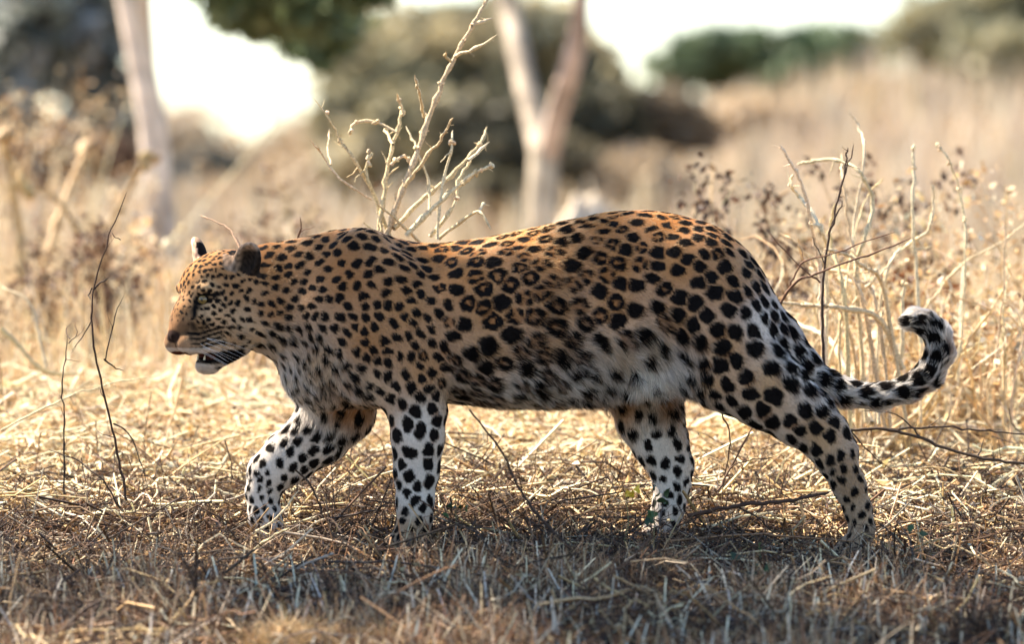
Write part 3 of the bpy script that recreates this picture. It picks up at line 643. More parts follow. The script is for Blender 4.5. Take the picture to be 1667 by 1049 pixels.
tuft(610, 1056, -1.22, .10, .06, 1600, STRAW[:4] * .9, 'browner fluffy tuft right of the sunlit blond one', 2)
tuft(1080, 905, -.5, .05, .12, 260, GREYST, 'grey spiky grass tuft below the far hind paw', 3)
for i, (px, d, rr_, hh_, n, lab) in enumerate([(90, -.95, .06, .10, 160, 'spiky pale grass tuft in the lower left corner'), (250, -.75, .05, .09, 140, 'spiky pale grass tuft left of the blurred dark fork'), (380, -.5, .05, .08, 130, 'thin grass tuft below the raised forepaw'),
        (560, -.65, .05, .08, 140, 'thin grass tuft above the fluffy blond tuft'), (780, -.85, .06, .10, 170, 'spiky grass tuft in the foreground below the belly'), (900, -.6, .05, .09, 150, 'spiky grass tuft right of the dark lying branch'),
        (1230, -.9, .06, .10, 170, 'pale spiky grass tuft in the foreground below the hind legs'), (1330, -.5, .05, .08, 140, 'thin grass tuft left of the near hind paw'), (1500, -.7, .06, .09, 160, 'grey grass tuft above the dark corner tuft')]):
    tuft(px, 905, d, rr_, hh_, n, GREYST * 1.15, lab, 200 + i)
tuft(1600, 1000, -1.15, .14, .09, 700, HB, 'dark brown grass tuft added for the shadow and brown blur in the lower right corner', 4)  # dark tufts carry the corner's shadow and brown blur in their colour
tuft(1390, 1010, -1.1, .12, .07, 500, HB * 1.2, 'brown grass tuft added for the shadow left of the dark corner tuft', 5)
# ------------------------------------------------------------------ ENV_END

# ------------------------------------------------------------------ the leopard
GZ = 880.0   # photo row of the leopard's ground; leopard coordinates are (px, depth px, GZ - py)
class Field:
    def __init__(self, lo, hi, step):
        self.lo = np.array(lo, float); self.step = step
        n = np.ceil((np.array(hi) - self.lo) / step).astype(int) + 1
        self.ax = [self.lo[k] + step * np.arange(n[k]) for k in range(3)]
        self.D = np.full(n, 60.0, np.float32)
    def sub(self, lo, hi):
        s = []
        for k in range(3):
            a = int(np.clip(np.searchsorted(self.ax[k], lo[k]), 0, len(self.ax[k])))
            b = int(np.clip(np.searchsorted(self.ax[k], hi[k]), 0, len(self.ax[k])))
            s.append(slice(a, b))
        g = np.meshgrid(*[self.ax[k][s[k]].astype(np.float32) for k in range(3)], indexing='ij', sparse=True)
        return tuple(s), g
    def add(self, s, d, k=12.0, op='u'):
        a = self.D[s]
        if op == 'u':
            h = np.clip(.5 + .5 * (a - d) / k, 0, 1); self.D[s] = a * (1 - h) + d * h - k * h * (1 - h)
        else:   # smooth subtract
            h = np.clip(.5 - .5 * (a + d) / k, 0, 1); self.D[s] = a * (1 - h) - d * h + k * h * (1 - h)
    def ell(self, c, r, k=12.0, op='u', M=None):
        R_ = max(r) * 1.1 + 25
        s, (X, Y, Z) = self.sub([c[i] - R_ for i in range(3)], [c[i] + R_ for i in range(3)])
        X = X - c[0]; Y = Y - c[1]; Z = Z - c[2]
        if M is not None:
            X, Y, Z = (M[0][0]*X + M[0][1]*Y + M[0][2]*Z, M[1][0]*X + M[1][1]*Y + M[1][2]*Z, M[2][0]*X + M[2][1]*Y + M[2][2]*Z)
        k0 = np.sqrt((X/r[0])**2 + (Y/r[1])**2 + (Z/r[2])**2)
        k1 = np.sqrt((X/r[0]**2)**2 + (Y/r[1]**2)**2 + (Z/r[2]**2)**2) + 1e-6
        self.add(s, np.minimum(k0 * (k0 - 1) / k1, 60), k, op)
    def chain(self, pts, k=12.0, op='u', ky=1.0):
        """pts: (px, depth, py, radius, depth scale); the chain is one shape, joined to the rest with smoothness k"""
        pts = [(p[0], p[1], GZ - p[2], p[3], p[4] if len(p) > 4 else ky) for p in pts]
        rm = max(p[3] * max(1, p[4]) for p in pts) + 30
        lo = [min(p[i] for p in pts) - rm for i in range(3)]; hi = [max(p[i] for p in pts) + rm for i in range(3)]
        s, (X, Y, Z) = self.sub(lo, hi)
        best = None
        for a, b in zip(pts[:-1], pts[1:]):
            A = np.array(a[:3]); B = np.array(b[:3]); AB = B - A; L2 = float(AB @ AB) + 1e-6
            t = np.clip(((X - A[0]) * AB[0] + (Y - A[1]) * AB[1] + (Z - A[2]) * AB[2]) / L2, 0, 1)
            sc = a[4] + (b[4] - a[4]) * t
            d = np.sqrt((X - A[0] - t*AB[0])**2 + ((Y - A[1] - t*AB[1]) / sc)**2 + (Z - A[2] - t*AB[2])**2) - (a[3] + (b[3] - a[3]) * t)
            if best is None: best = d
            else:
                h = np.clip(.5 + .5 * (best - d) / 10.0, 0, 1); best = best * (1 - h) + d * h - 10.0 * h * (1 - h)
        self.add(s, best, k, op)
    def polygonise(self):
        """surface nets"""
        D = self.D; neg = D < 0
        n = D.shape
        c8 = [neg[i:n[0]-1+i, j:n[1]-1+j, k:n[2]-1+k] for i in (0, 1) for j in (0, 1) for k in (0, 1)]
        cnt = sum(c.astype(np.int8) for c in c8)
        act = (cnt > 0) & (cnt < 8)
        I = np.argwhere(act); ids = -np.ones(act.shape, np.int32); ids[act] = np.arange(len(I))
        acc = np.zeros((len(I), 3)); wn = np.zeros(len(I))
        corners = [(i, j, k) for i in (0, 1) for j in (0, 1) for k in (0, 1)]
        val = {c: D[I[:, 0] + c[0], I[:, 1] + c[1], I[:, 2] + c[2]] for c in corners}
        for a in corners:
            for ax in range(3):
                if a[ax] == 0:
                    b = list(a); b[ax] = 1; b = tuple(b)
                    va, vb = val[a], val[b]; cr = (va < 0) != (vb < 0)
                    t = np.where(cr, va / np.where(cr, va - vb, 1), 0)
                    p = np.array(a, float)[None] + 0 * acc; p[:, ax] += t
                    acc[cr] += p[cr]; wn[cr] += 1
        V = self.lo + self.step * (I + acc / wn[:, None])
        F = []
        for ax in range(3):
            u, v = (ax + 1) % 3, (ax + 2) % 3
            s0 = [slice(1, n[i] - 1) for i in range(3)]; s1 = list(s0); s0[ax] = slice(0, n[ax] - 1); s1[ax] = slice(1, n[ax])
            a = neg[tuple(s0)]; b = neg[tuple(s1)]
            E = np.argwhere(a != b); 
            inside_first = a[tuple(E.T)]
            off = np.array([1, 1, 1]); off[ax] = 0
            E = E + off
            def g(du, dv):
                q = E.copy(); q[:, u] += du; q[:, v] += dv
                return ids[q[:, 0], q[:, 1], q[:, 2]]
            Q = np.stack([g(-1, -1), g(0, -1), g(0, 0), g(-1, 0)], axis=1)
            Q[~inside_first] = Q[~inside_first][:, ::-1]
            F.append(Q)
        return V, np.concatenate(F)

def px2w(V):
    return np.stack([(V[:, 0] - 833.5) * S, V[:, 1] * S, V[:, 2] * S], axis=1)

# ---- head frame: F forward, L towards the animal's left (the camera side), U up; origin at (365, Y0, 480)
HA = R(40); HO = np.array([369.0, -14.0, GZ - 480.0])
HF = np.array([-math.cos(HA), -math.sin(HA), 0.0]); HL = np.array([math.sin(HA), -math.cos(HA), 0.0]); HU = np.array([0, 0, 1.0])
def hp(F, L, U): return HO + F * HF + L * HL + U * HU
HM = np.array([HF, HL, HU])
def ear_base(sd): return hp(-2, 50, 50) if sd > 0 else hp(16, -52, 58)
def tilt(M, deg, axis=1):
    """rotate the rows of M in the F-U plane by deg (nose down positive)"""
    a = R(deg); f, l, u = M
    if axis == 1: return np.array([f * math.cos(a) - u * math.sin(a), l, f * math.sin(a) + u * math.cos(a)])
    return np.array([f, l * math.cos(a) - u * math.sin(a), l * math.sin(a) + u * math.cos(a)])

def build_body():
    st = 2.9
    fd = Field((255, -170, -30), (1575, 170, 560), st)
    # trunk and neck: one loft along x
    xs  = [372, 400, 430, 470, 500, 550, 600, 650, 700, 760, 850, 930, 1000, 1060, 1120, 1180, 1230, 1270, 1305, 1330]
    top = [440, 408, 397, 391, 385, 374, 372, 389, 396, 391, 375, 358, 345, 343, 354, 377, 425, 495, 558, 590]
    bot = [550, 566, 577, 604, 632, 658, 664, 662, 658, 656, 660, 656, 644, 622, 604, 600, 610, 618, 630, 620]
    wid = [40, 56, 62, 68, 76, 90, 98, 100, 104, 114, 122, 120, 112, 104, 98, 92, 80, 58, 34, 14]
    s, (X, Y, Z) = fd.sub((372, -170, 0), (1330, 170, 560))
    x1 = X.ravel().astype(float)
    t = smooth_interp(x1, xs, top)[:, None, None]; b = smooth_interp(x1, xs, bot)[:, None, None]; w = smooth_interp(x1, xs, wid)[:, None, None]
    c = GZ - (t + b) / 2; h = (b - t) / 2
    u = (Z - c) / h; ww = w * (1 - .20 * np.clip(u, -1, 1.2) - .05 * np.clip(u, -1, 1) ** 2)
    n = 2.15
    g = (np.abs(u) ** n + np.abs(Y / ww) ** n) ** (1 / n)
    fd.add(s, np.clip((g - 1) * np.minimum(h, ww), -60, 60).astype(np.float32), 4)
    # shoulders (scapula, upper arm): near and far
    for sd, e in ((-1, 0), (1, 1)):
        if not e:
            fd.chain([(592, 48*sd, 418, 44, .8), (628, 74*sd, 470, 62, .55), (650, 82*sd, 545, 70, .55), (668, 80*sd, 615, 58, .6)], k=24)
            fd.chain([(560, 70*sd, 520, 60, .5), (600, 78*sd, 600, 52, .5)], k=26)
            # upper arm behind -> elbow -> forearm, near
            fd.chain([(660, 76*sd, 610, 60, .62), (680, 74*sd, 665, 46, .72), (681, 72*sd, 710, 42, .78), (679, 70*sd, 765, 36, .85), (677, 70*sd, 812, 29.5, .95),
                      (676, 70*sd, 845, 28, 1.0), (668, 70*sd, 872, 27, 1.15)], k=14)
        else:
            fd.chain([(580, 50*sd, 418, 46, .62), (560, 74*sd, 480, 62, .55), (545, 80*sd, 560, 66, .55), (545, 74*sd, 630, 66, .6)], k=18)
            fd.chain([(545, 70*sd, 625, 72, .6), (548, 66*sd, 668, 60, .7), (515, 64*sd, 712, 50, .75), (468, 60*sd, 748, 43, .8), (436, 58*sd, 775, 36, .85),
                      (425, 56*sd, 805, 27, .95), (428, 54*sd, 845, 26, 1.0), (442, 52*sd, 872, 22, 1.2)], k=14)
    # chest between the forelegs
    fd.ell((520, 0, GZ - 600), (62, 62, 62), 26)
    # forepaws
    def paw(x, y, py, back=0, flex=0, r=24, n=4):
        a = R(flex)
        fd.ell((x, y, GZ - py), (r * 1.15, r * 1.15, r * .72), 8)
        for q in range(n):
            ly = (q - 1.5) * r * .52
            dx = -r * (.95 if q in (1, 2) else .78)
            cx = x + dx * math.cos(a); cz = GZ - py - r * .18 + dx * math.sin(a)
            fd.ell((cx, y + ly, cz), (r * .48, r * .30, r * .42), 3)
    paw(660, -70, 876, r=25)
    paw(440, 52, 880, flex=52, r=20)
    # haunch and hind leg, near (stretched back)
    fd.chain([(1132, -50, 458, 72, .55), (1148, -66, 535, 90, .48), (1185, -68, 590, 76, .52)], k=22)
    fd.chain([(1185, -68, 592, 72, .55), (1245, -66, 632, 64, .6), (1298, -64, 672, 51, .65), (1334, -62, 706, 39, .72), (1357, -62, 742, 32, .8),
              (1380, -61, 790, 25, .85), (1394, -60, 828, 21, .95), (1401, -60, 858, 19, 1.05), (1396, -60, 876, 20, 1.2)], k=14)
    fd.chain([(1326, -62, 668, 22, .6), (1354, -62, 698, 20, .7), (1372, -62, 728, 20, .75)], k=14)   # point of the hock
    paw(1385, -60, 884, r=22, flex=15)
    # hind leg, far (under the belly)
    fd.chain([(1120, 50, 470, 80, .55), (1080, 66, 560, 80, .5), (1050, 68, 630, 64, .6), (1058, 66, 680, 53, .7), (1076, 64, 725, 44, .75), (1094, 62, 762, 36, .8),
              (1096, 62, 792, 29, .9), (1090, 62, 830, 26, 1.0), (1084, 62, 862, 25, 1.1)], k=16)
    paw(1074, 62, 868, r=24)
    # flank fold
    fd.chain([(960, -40, 618, 30, .8), (1040, -52, 600, 34, .6), (1110, -62, 600, 36, .5)], k=30)
    # rib cage and hip relief, near
    fd.ell((820, -66, GZ - 520), (120, 56, 100), 40)
    # tail
    fd.chain([(1262, 0, 545, 40, .8), (1300, -4, 592, 30, .9), (1335, -8, 622, 24), (1378, -12, 641, 20), (1430, -14, 646, 18.5), (1478, -14, 634, 19), (1512, -12, 610, 20),
              (1530, -10, 575, 20), (1526, -8, 545, 19), (1508, -6, 527, 18), (1490, -4, 520, 15), (1480, -4, 524, 12)], k=12)
    # ---- head
    E = lambda F, L, U, r, k=10, op='u', M=HM: fd.ell(hp(F, L, U), r, k, op, M)
    E(8, 0, 22, (62, 54, 50), 14)
    E(-20, 0, 0, (62, 60, 66), 24)
    E(44, 0, 14, (40, 42, 42), 12)
    for sd in (-1, 1):
        E(22, 34*sd, -18, (42, 26, 40), 12)        # cheek bone
        E(0, 36*sd, -48, (40, 24, 34), 14)         # jaw muscle
        E(60, 28*sd, 11, (19, 16, 10), 8)          # brow
        E(83, 17*sd, -76, (26, 22, 21), 10)         # whisker pads
        E(42, 25*sd, -80, (36, 15, 16), 10)         # upper lip side
    E(74, 0, -28, (46, 29, 27), 12, M=tilt(HM, 56))   # bridge of the nose
    E(90, 0, -56, (20, 20, 18), 10)
    E(58, 19, -46, (34, 20, 30), 14); E(58, -19, -46, (34, 20, 30), 14)
    E(103, 0, -65, (10, 14, 8), 4)                    # nose pad
    # lower jaw, chin
    E(38, 0, -115, (21, 17, 13), 7)
    for sd in (-1, 1):
        a = hp(36, 10*sd, -110); b = hp(-4, 28*sd, -80)
        fd.chain([(a[0], a[1], GZ - a[2], 13), (b[0], b[1], GZ - b[2], 20)], k=8)
    # mouth gap and lip crease
    a = hp(105, 0, -97); b = hp(62, 0, -97); c2 = hp(26, 0, -92)
    fd.chain([(a[0], a[1], GZ - a[2], 4), (b[0], b[1], GZ - b[2], 7), (c2[0], c2[1], GZ - c2[2], 3)], k=3, op='s', ky=4.2)
    for sd in (-1, 1):
        E(74, 31*sd, -7, (14, 8, 5), 4, 's')       # eye socket
        E(112, 6*sd, -67, (4, 3, 3), 2, 's')        # nostril
    # ears: cups
    for sd, dl in ((1, 0), (-1, 0)):
        base = ear_base(sd)
        ax = HL * sd * .42 + HU * .9 + HF * -.05; ax /= np.linalg.norm(ax)
        fw = HF * .72 + HL * sd * .62; fw -= ax * (fw @ ax); fw /= np.linalg.norm(fw)
        la = np.cross(ax, fw)
        Me = np.array([fw, la, ax])
        fd.ell(base + ax * 6 , (15, 23, 33), 6, 'u', Me)
        fd.ell(base + ax * 12 + fw * 14, (17, 16, 27), 3, 's', Me)
    V, F = fd.polygonise()
    return V, F

V, F = build_body()
# relax the net a little
def relax(V, F, it, lam=.5):
    e = np.concatenate([F[:, [0, 1]], F[:, [1, 2]], F[:, [2, 3]], F[:, [3, 0]]]); 
    for _ in range(it):
        acc = np.zeros_like(V); cnt = np.bincount(e[:, 0], minlength=len(V)) + np.bincount(e[:, 1], minlength=len(V))
        for k in range(3):
            acc[:, k] = np.bincount(e[:, 0], V[e[:, 1], k], len(V)) + np.bincount(e[:, 1], V[e[:, 0], k], len(V))
        V = V * (1 - lam) + lam * acc / cnt[:, None]
    return V
V = relax(V, F, 2)
# keep only the biggest connected body is not needed: every primitive touches the trunk
def face_normals(V, F):
    n = np.cross(V[F[:, 2]] - V[F[:, 0]], V[F[:, 3]] - V[F[:, 1]]); return n
fn = face_normals(V, F)
VN = np.zeros_like(V)
for k in range(4):
    for j in range(3): VN[:, j] += np.bincount(F[:, k], fn[:, j], len(V))
VN /= np.linalg.norm(VN, axis=1, keepdims=True) + 1e-9

def idw(P2, ctrl, power=3.0):
    """P2 (n,2) in (px,py); ctrl list of (px, py, values...) -> inverse-distance weighted values"""
    c = np.array([[a[0], a[1]] for a in ctrl], float); v = np.array([a[2:] for a in ctrl], float)
    d = np.sqrt(((P2[:, None, :] - c[None]) ** 2).sum(-1)) + 4.0
    w = d ** -power; w /= w.sum(1, keepdims=True)
    return w @ v

# hair direction (dx, d-up), lengths (mm)
DIRS = [(285, 545, .3, .1), (300, 500, .5, .75), (300, 440, .7, .7), (345, 415, 1, .35), (340, 490, 1, -.1), (340, 570, 1, -.25), (330, 605, .8, -.6), (380, 540, 1, -.35), (380, 440, .9, .3),
        (450, 400, 1, .05), (450, 500, 1, -.25), (450, 580, .7, -.8), (520, 420, 1, 0), (520, 600, .5, -.9), (480, 640, .4, -1), (600, 400, 1, -.2), (600, 500, .8, -.5), (600, 620, .6, -.8),
        (660, 440, .9, -.5), (680, 560, .5, -.9), (700, 400, 1, 0), (800, 400, 1, 0), (800, 500, 1, -.2), (800, 600, 1, -.45), (900, 640, .8, -.75), (950, 400, 1, -.05), (950, 520, 1, -.3),
        (1050, 400, 1, -.1), (1050, 500, .9, -.5), (1040, 600, .45, -1), (1080, 640, .3, -1), (1150, 420, .95, -.4), (1150, 540, .8, -.7), (1230, 480, .6, -.9), (1230, 600, .8, -.8), (1290, 560, .6, -.85),
        (1300, 660, .75, -.8), (1370, 740, .35, -1), (1400, 840, .1, -1), (1340, 610, .8, -.5), (1400, 645, 1, -.05), (1480, 632, .9, .4), (1530, 590, .3, 1), (1525, 540, -.5, .9), (1490, 518, -1, .1),
        (680, 700, .08, -1), (678, 800, 0, -1), (665, 870, -.6, -.6), (560, 680, -.1, -1), (500, 740, -.5, -.8), (430, 780, -.2, -1), (430, 850, .1, -1), (1050, 700, .2, -1), (1090, 770, .2, -1), (1088, 850, -.2, -1)]
LENS = [(290, 540, 4), (330, 500, 4.5), (330, 430, 5), (340, 565, 6), (330, 605, 13), (385, 560, 13), (400, 430, 6), (380, 500, 7), (450, 440, 10), (450, 570, 16), (470, 630, 20), (520, 640, 20), (600, 400, 9), (600, 520, 9),
        (660, 620, 10), (700, 400, 9), (800, 500, 10), (800, 600, 14), (800, 655, 24), (900, 655, 28), (960, 630, 32), (1040, 600, 34), (1080, 630, 32), (1000, 500, 11), (1100, 400, 9), (1150, 500, 10), (1230, 500, 12),
        (1180, 620, 11), (1250, 660, 10), (1300, 600, 16), (1360, 700, 9), (1400, 850, 8), (1350, 640, 17), (1430, 650, 15), (1500, 620, 16), (1530, 560, 16), (1490, 520, 15),
        (680, 700, 8), (680, 800, 7), (665, 870, 7), (560, 690, 16), (500, 750, 9), (430, 800, 8), (430, 870, 8), (1030, 680, 14), (1100, 640, 20), (1070, 740, 9), (1090, 850, 8)]
OR = (.50, .23, .07); TN = (.47, .28, .135); PL = (.60, .50, .37); WH = (.78, .82, .84); NK = (.40, .215, .095); FC = (.44, .235, .085)
WB = (1.15, 1.22, 1.25)
COAT = [(345, 508, .66, .52, .36), (375, 525, .66, .53, .38), (345, 470, .62, .46, .28), (360, 552, .66, .52, .36), (330, 415, *FC), (300, 440, *FC), (360, 440, 0.452, 0.259, 0.120), (290, 500, 0.33, 0.20, 0.10), (300, 530, 0.26, 0.155, 0.085), (330, 530, 0.522, 0.333, 0.174), (345, 570, *PL), (390, 540, *PL), (380, 470, 0.435, 0.266, 0.138),
        (330, 605, *WH), (400, 570, *PL), (430, 400, 0.418, 0.215, 0.084), (450, 440, 0.400, 0.215, 0.093), (450, 500, 0.418, 0.244, 0.120), (440, 560, *PL), (470, 610, *WH), (500, 650, *WH), (520, 600, *PL), (540, 380, 0.418, 0.229, 0.102),
        (560, 450, *NK), (600, 550, 0.435, 0.252, 0.120), (620, 380, 0.435, 0.266, 0.138), (600, 640, *PL), (660, 500, 0.470, 0.274, 0.129), (690, 600, 0.496, 0.311, 0.168), (720, 395, *OR), (850, 380, *OR), (980, 350, *OR), (1090, 350, *OR), (1180, 380, 0.470, 0.244, 0.096),
        (760, 430, 0.487, 0.259, 0.105), (900, 420, 0.496, 0.259, 0.102), (1000, 430, 0.496, 0.259, 0.102), (1100, 430, 0.487, 0.266, 0.114), (800, 500, *TN), (900, 500, *TN), (1000, 500, 0.505, 0.296, 0.138), (1100, 520, 0.505, 0.303, 0.150),
        (800, 580, 0.557, 0.385, 0.228), (900, 560, 0.557, 0.377, 0.222), (850, 640, *WH), (760, 640, *PL), (930, 615, *WH), (1000, 622, *WH), (1040, 608, *WB), (1068, 622, *WB), (1090, 608, *WH), (960, 622, *WH), (1000, 575, *PL), (1060, 562, *PL), (960, 650, 0.539, 0.355, 0.216),
        (1180, 460, 0.496, 0.303, 0.156), (1220, 430, 0.522, 0.348, 0.204), (1240, 520, *WH), (1290, 590, *WH), (1180, 560, 0.539, 0.363, 0.210), (1250, 620, 0.574, 0.414, 0.252), (1150, 630, 0.557, 0.385, 0.228), (1330, 700, 0.557, 0.407, 0.252), (1390, 780, 0.435, 0.326, 0.216), (1400, 850, 0.479, 0.385, 0.282),
        (1350, 640, *WH), (1430, 650, *WH), (1520, 590, *WH), (1500, 510, *WH), (680, 690, *WH), (680, 800, *WH), (670, 870, 0.479, 0.370, 0.258), (560, 670, 0.435, 0.237, 0.114), (590, 660, 0.418, 0.222, 0.102), (540, 720, *WH), (460, 760, *WH), (420, 850, *WH),  # brown at the far armpit paints in the shading under the chest
        (1010, 665, 0.435, 0.252, 0.132), (1090, 655, 0.392, 0.222, 0.114), (1060, 720, *WH), (1090, 790, *WH)]
# spot controls: spacing, radius, rosette chance, elongation
SPOTS = [(300, 430, 11, 4.2, 0, 1.5), (340, 420, 11, 4.4, 0, 1.5), (300, 470, 10, 3.9, 0, 1.4), (295, 510, 9, 2.6, 0, 1.3), (360, 480, 14, 5.2, 0, 1.2), (390, 500, 16, 5.8, 0, 1.2), (350, 540, 13, 4.4, 0, 1.3), (400, 540, 19, 5.6, 0, 1.3), (400, 440, 16, 4.6, 0, 1.4),
         (440, 410, 23, 8, 0, 1.3), (450, 470, 21, 7, 0, 1.3), (440, 570, 24, 8, 0, 1.4), (500, 400, 24, 8.5, 0, 1.2), (520, 500, 23, 8, 0, 1.25), (480, 600, 20, 5.5, 0, 1.6), (520, 650, 26, 8, 0, 1.8),
         (600, 400, 27, 9.5, 0, 1.25), (600, 500, 24, 8.8, 0, 1.3), (600, 600, 25, 9, 0, 1.1), (660, 450, 25, 9, 0, 1.6), (690, 520, 24, 8.5, 0, 1.8), (700, 600, 24, 9, 0, 1.4),
         (740, 400, 33, 12, .5, 1.5), (850, 385, 30, 10, .4, 1.8), (980, 355, 28, 9, .2, 1.8), (1090, 355, 28, 9, .1, 1.6), (800, 450, 37, 16, .9, 1.1), (800, 540, 40, 17, .9, 1.05), (900, 430, 37, 15.5, .85, 1.1), (900, 520, 40, 17, .9, 1.1),
         (780, 610, 38, 16, .7, 1.05), (870, 600, 38, 15, .5, 1.1), (850, 650, 36, 12, .1, 1.3), (1000, 450, 36, 15, .6, 1.1), (1000, 550, 39, 16, .5, 1.2), (1060, 605, 60, 8, 0, 1.6), (1000, 605, 46, 12, 0, 1.6), (1050, 560, 40, 13, 0, 1.6), (960, 625, 40, 12, 0, 1.4), (1080, 420, 33, 13, .3, 1.15), (1080, 510, 37, 14.5, .45, 1.1),
         (1160, 400, 30, 12, .05, 1.2), (1160, 490, 36, 14.5, .2, 1.15), (1170, 570, 39, 16, .2, 1.1), (1230, 470, 31, 12.5, 0, 1.3), (1230, 580, 40, 16.5, 0, 1.15), (1260, 640, 40, 16.5, 0, 1.15), (1150, 640, 32, 12, 0, 1.5), (1320, 700, 31, 12, 0, 1.25),
         (1380, 760, 23, 8, 0, 1.3), (1395, 830, 20, 6.5, 0, 1.2), (1290, 570, 33, 14, 0, 1.2), (1380, 640, 31, 14.5, 0, 1.0), (1450, 645, 31, 15, 0, 1.0), (1510, 600, 31, 15.5, 0, 1.0), (1520, 540, 31, 15, 0, 1.0),
         (680, 680, 31, 12, 0, 1.5), (680, 750, 31, 12.5, 0, 1.5), (678, 810, 27, 10, 0, 1.3), (670, 860, 20, 7, 0, 1.1), (560, 680, 32, 9.5, 0, 1.8), (540, 730, 30, 11, 0, 1.6), (480, 750, 27, 9.5, 0, 1.3), (430, 800, 19, 6.5, 0, 1.3), (430, 860, 18, 6, 0, 1.2),
         (1030, 670, 32, 11, 0, 1.3), (1070, 730, 29, 10.5, 0, 1.3), (1090, 790, 25, 9, 0, 1.2), (1090, 850, 20, 7, 0, 1.2)]

def screen(P): return np.stack([P[:, 0], GZ - P[:, 2]], axis=1)
def hairdir(P, N):
    q = idw(screen(P), DIRS, 3.5)
    d = np.stack([q[:, 0], 0 * q[:, 0], q[:, 1]], axis=1)
    # on the head the direction runs back along the head's own axis
    h = (P - HO) @ HM.T
    m = np.clip((60 - (P[:, 0] - 362)) / 40, 0, 1)[:, None]
    back = -HF * q[:, :1] * m + np.array([1., 0, 0]) * q[:, :1] * (1 - m)
    d = back + np.array([0, 0, 1.]) * q[:, 1:2]
    d = d - N * (d * N).sum(1, keepdims=True)
    return d / (np.linalg.norm(d, axis=1, keepdims=True) + 1e-6)

SPOTS = [tuple([a[0], a[1], a[2] * (.92 if a[0] > 715 and a[1] < 720 else 1), a[3] * (1.0 if a[0] > 715 and a[1] < 720 else 1)] + list(a[4:])) for a in SPOTS]
def scatter_spots():
    r = np.random.default_rng(5)
    cand = r.permutation(len(V))[:60000]
    P = V[cand]; N = VN[cand]; par = idw(screen(P), SPOTS, 3.5); dr = hairdir(P, N)
    keep = []; pos = np.zeros((4000, 3)); sp = np.zeros(4000); n = 0
    for i in range(len(cand)):
        s = par[i, 0] * (.93 if P[i, 0] < 715 else 1.0) * (.77 + .09 * ((i * 7919) % 100) / 100)
        if n:
            d2 = ((pos[:n] - P[i]) ** 2).sum(1)
            if (d2 < np.maximum(s, .0) ** 2 * .86).any(): continue
        pos[n] = P[i]; n += 1; keep.append(i)
        if n >= 4000: break
    blobs, cores = [], []     # blob: centre, axis, radius along, radius across ; core: brown heart
    for i in keep:
        p, t, nn = P[i], dr[i], N[i]; b = np.cross(nn, t)
        rad = par[i, 1]; ros = par[i, 2]; el = par[i, 3] * r.uniform(.85, 1.2)
        a = r.normal() * .35; t2 = t * math.cos(a) + b * math.sin(a); b2 = np.cross(nn, t2)
        if r.random() < ros:
            m = r.integers(3, 6); a0 = r.uniform(0, 6.28)
            skip = -1
            for q in range(m):
                if q == skip: continue
                an = a0 + q * 6.283 / m + r.normal() * .16; rr = rad * .66
                c = p + t2 * math.cos(an) * rr * 1.08 + b2 * math.sin(an) * rr * .95
                br = rad * r.uniform(.42, .55)
                ct = -t2 * math.sin(an) + b2 * math.cos(an)
                blobs.append((c, ct, br * 1.25, br * .82))
            cores.append((p, t2, rad * 1.0, rad * .85))
        else:
            f = r.uniform(.85, 1.12)
            blobs.append((p, t2, rad * f * math.sqrt(el), rad * f / math.sqrt(el)))
            if rad > 7 and r.random() < .6:          # lobed outline
                for _ in range(r.integers(1, 3)):
                    an = r.uniform(0, 6.28)
                    blobs.append((p + (t2 * math.cos(an) * math.sqrt(el) + b2 * math.sin(an) / math.sqrt(el)) * rad * .55, t2, rad * .62, rad * .55))
            if rad > 10 and r.random() < .25 and p[0] > 560: cores.append((p + t2 * rad * .3, t2, rad * .9, rad * .8))
    return blobs, cores, P[keep], par[keep, 0]
BLOBS, CORES, SEEDS, SEEDSP = scatter_spots()

def seed_gap(P):
    """how far each point is from the border between two neighbouring spots (px)"""
    W = P + snoise(P, .16, 3) * 1.9
    o = np.argsort(W[:, 0]); Ws = W[o]; Wx = Ws[:, 0]; d1 = np.full(len(P), 1e3); d2 = np.full(len(P), 1e3)
    for c, s_ in zip(SEEDS, SEEDSP):
        m = s_ * 1.3; a, b = np.searchsorted(Wx, [c[0] - m, c[0] + m])
        if a == b: continue
        q = Ws[a:b] - c; ok = np.nonzero((np.abs(q[:, 2]) < m) & (np.abs(q[:, 1]) < m))[0]
        if not len(ok): continue
        d = np.sqrt((q[ok] ** 2).sum(1)); ix = a + ok; old = d1[ix]
        d2[ix] = np.minimum(d2[ix], np.maximum(old, d)); d1[ix] = np.minimum(old, d)
    g = np.zeros(len(P)); g[o] = (d2 - d1) * .5
    return g
def blob_field(P, N, items, soft=.22):
    """0..1 inside spots, with wobbly edges"""
    W = P + snoise(P, .16, 3) * 1.9 + snoise(P, .42, 4) * .9
    o = np.argsort(W[:, 0]); Wx = W[o, 0]; out = np.zeros(len(P)); Ws = W[o]; Ns = N[o]
    for c, t, ra, rb in items:
        m = max(ra, rb) * 1.35
        a, b = np.searchsorted(Wx, [c[0] - m, c[0] + m])
        if a == b: continue
        d = Ws[a:b] - c
        ok = (np.abs(d[:, 2]) < m) & (np.abs(d[:, 1]) < m)
        if not ok.any(): continue
        d = d[ok]; along = d @ t; rest = np.sqrt(np.maximum((d * d).sum(1) - along ** 2, 0))
        g = np.sqrt((along / ra) ** 2 + (rest / rb) ** 2)
        f = np.clip((1 + soft * .5 - g) / soft, 0, 1)
        ix = np.arange(a, b)[ok]
        out[ix] = np.maximum(out[ix], f)
    res = np.zeros(len(P)); res[o] = out
    return res

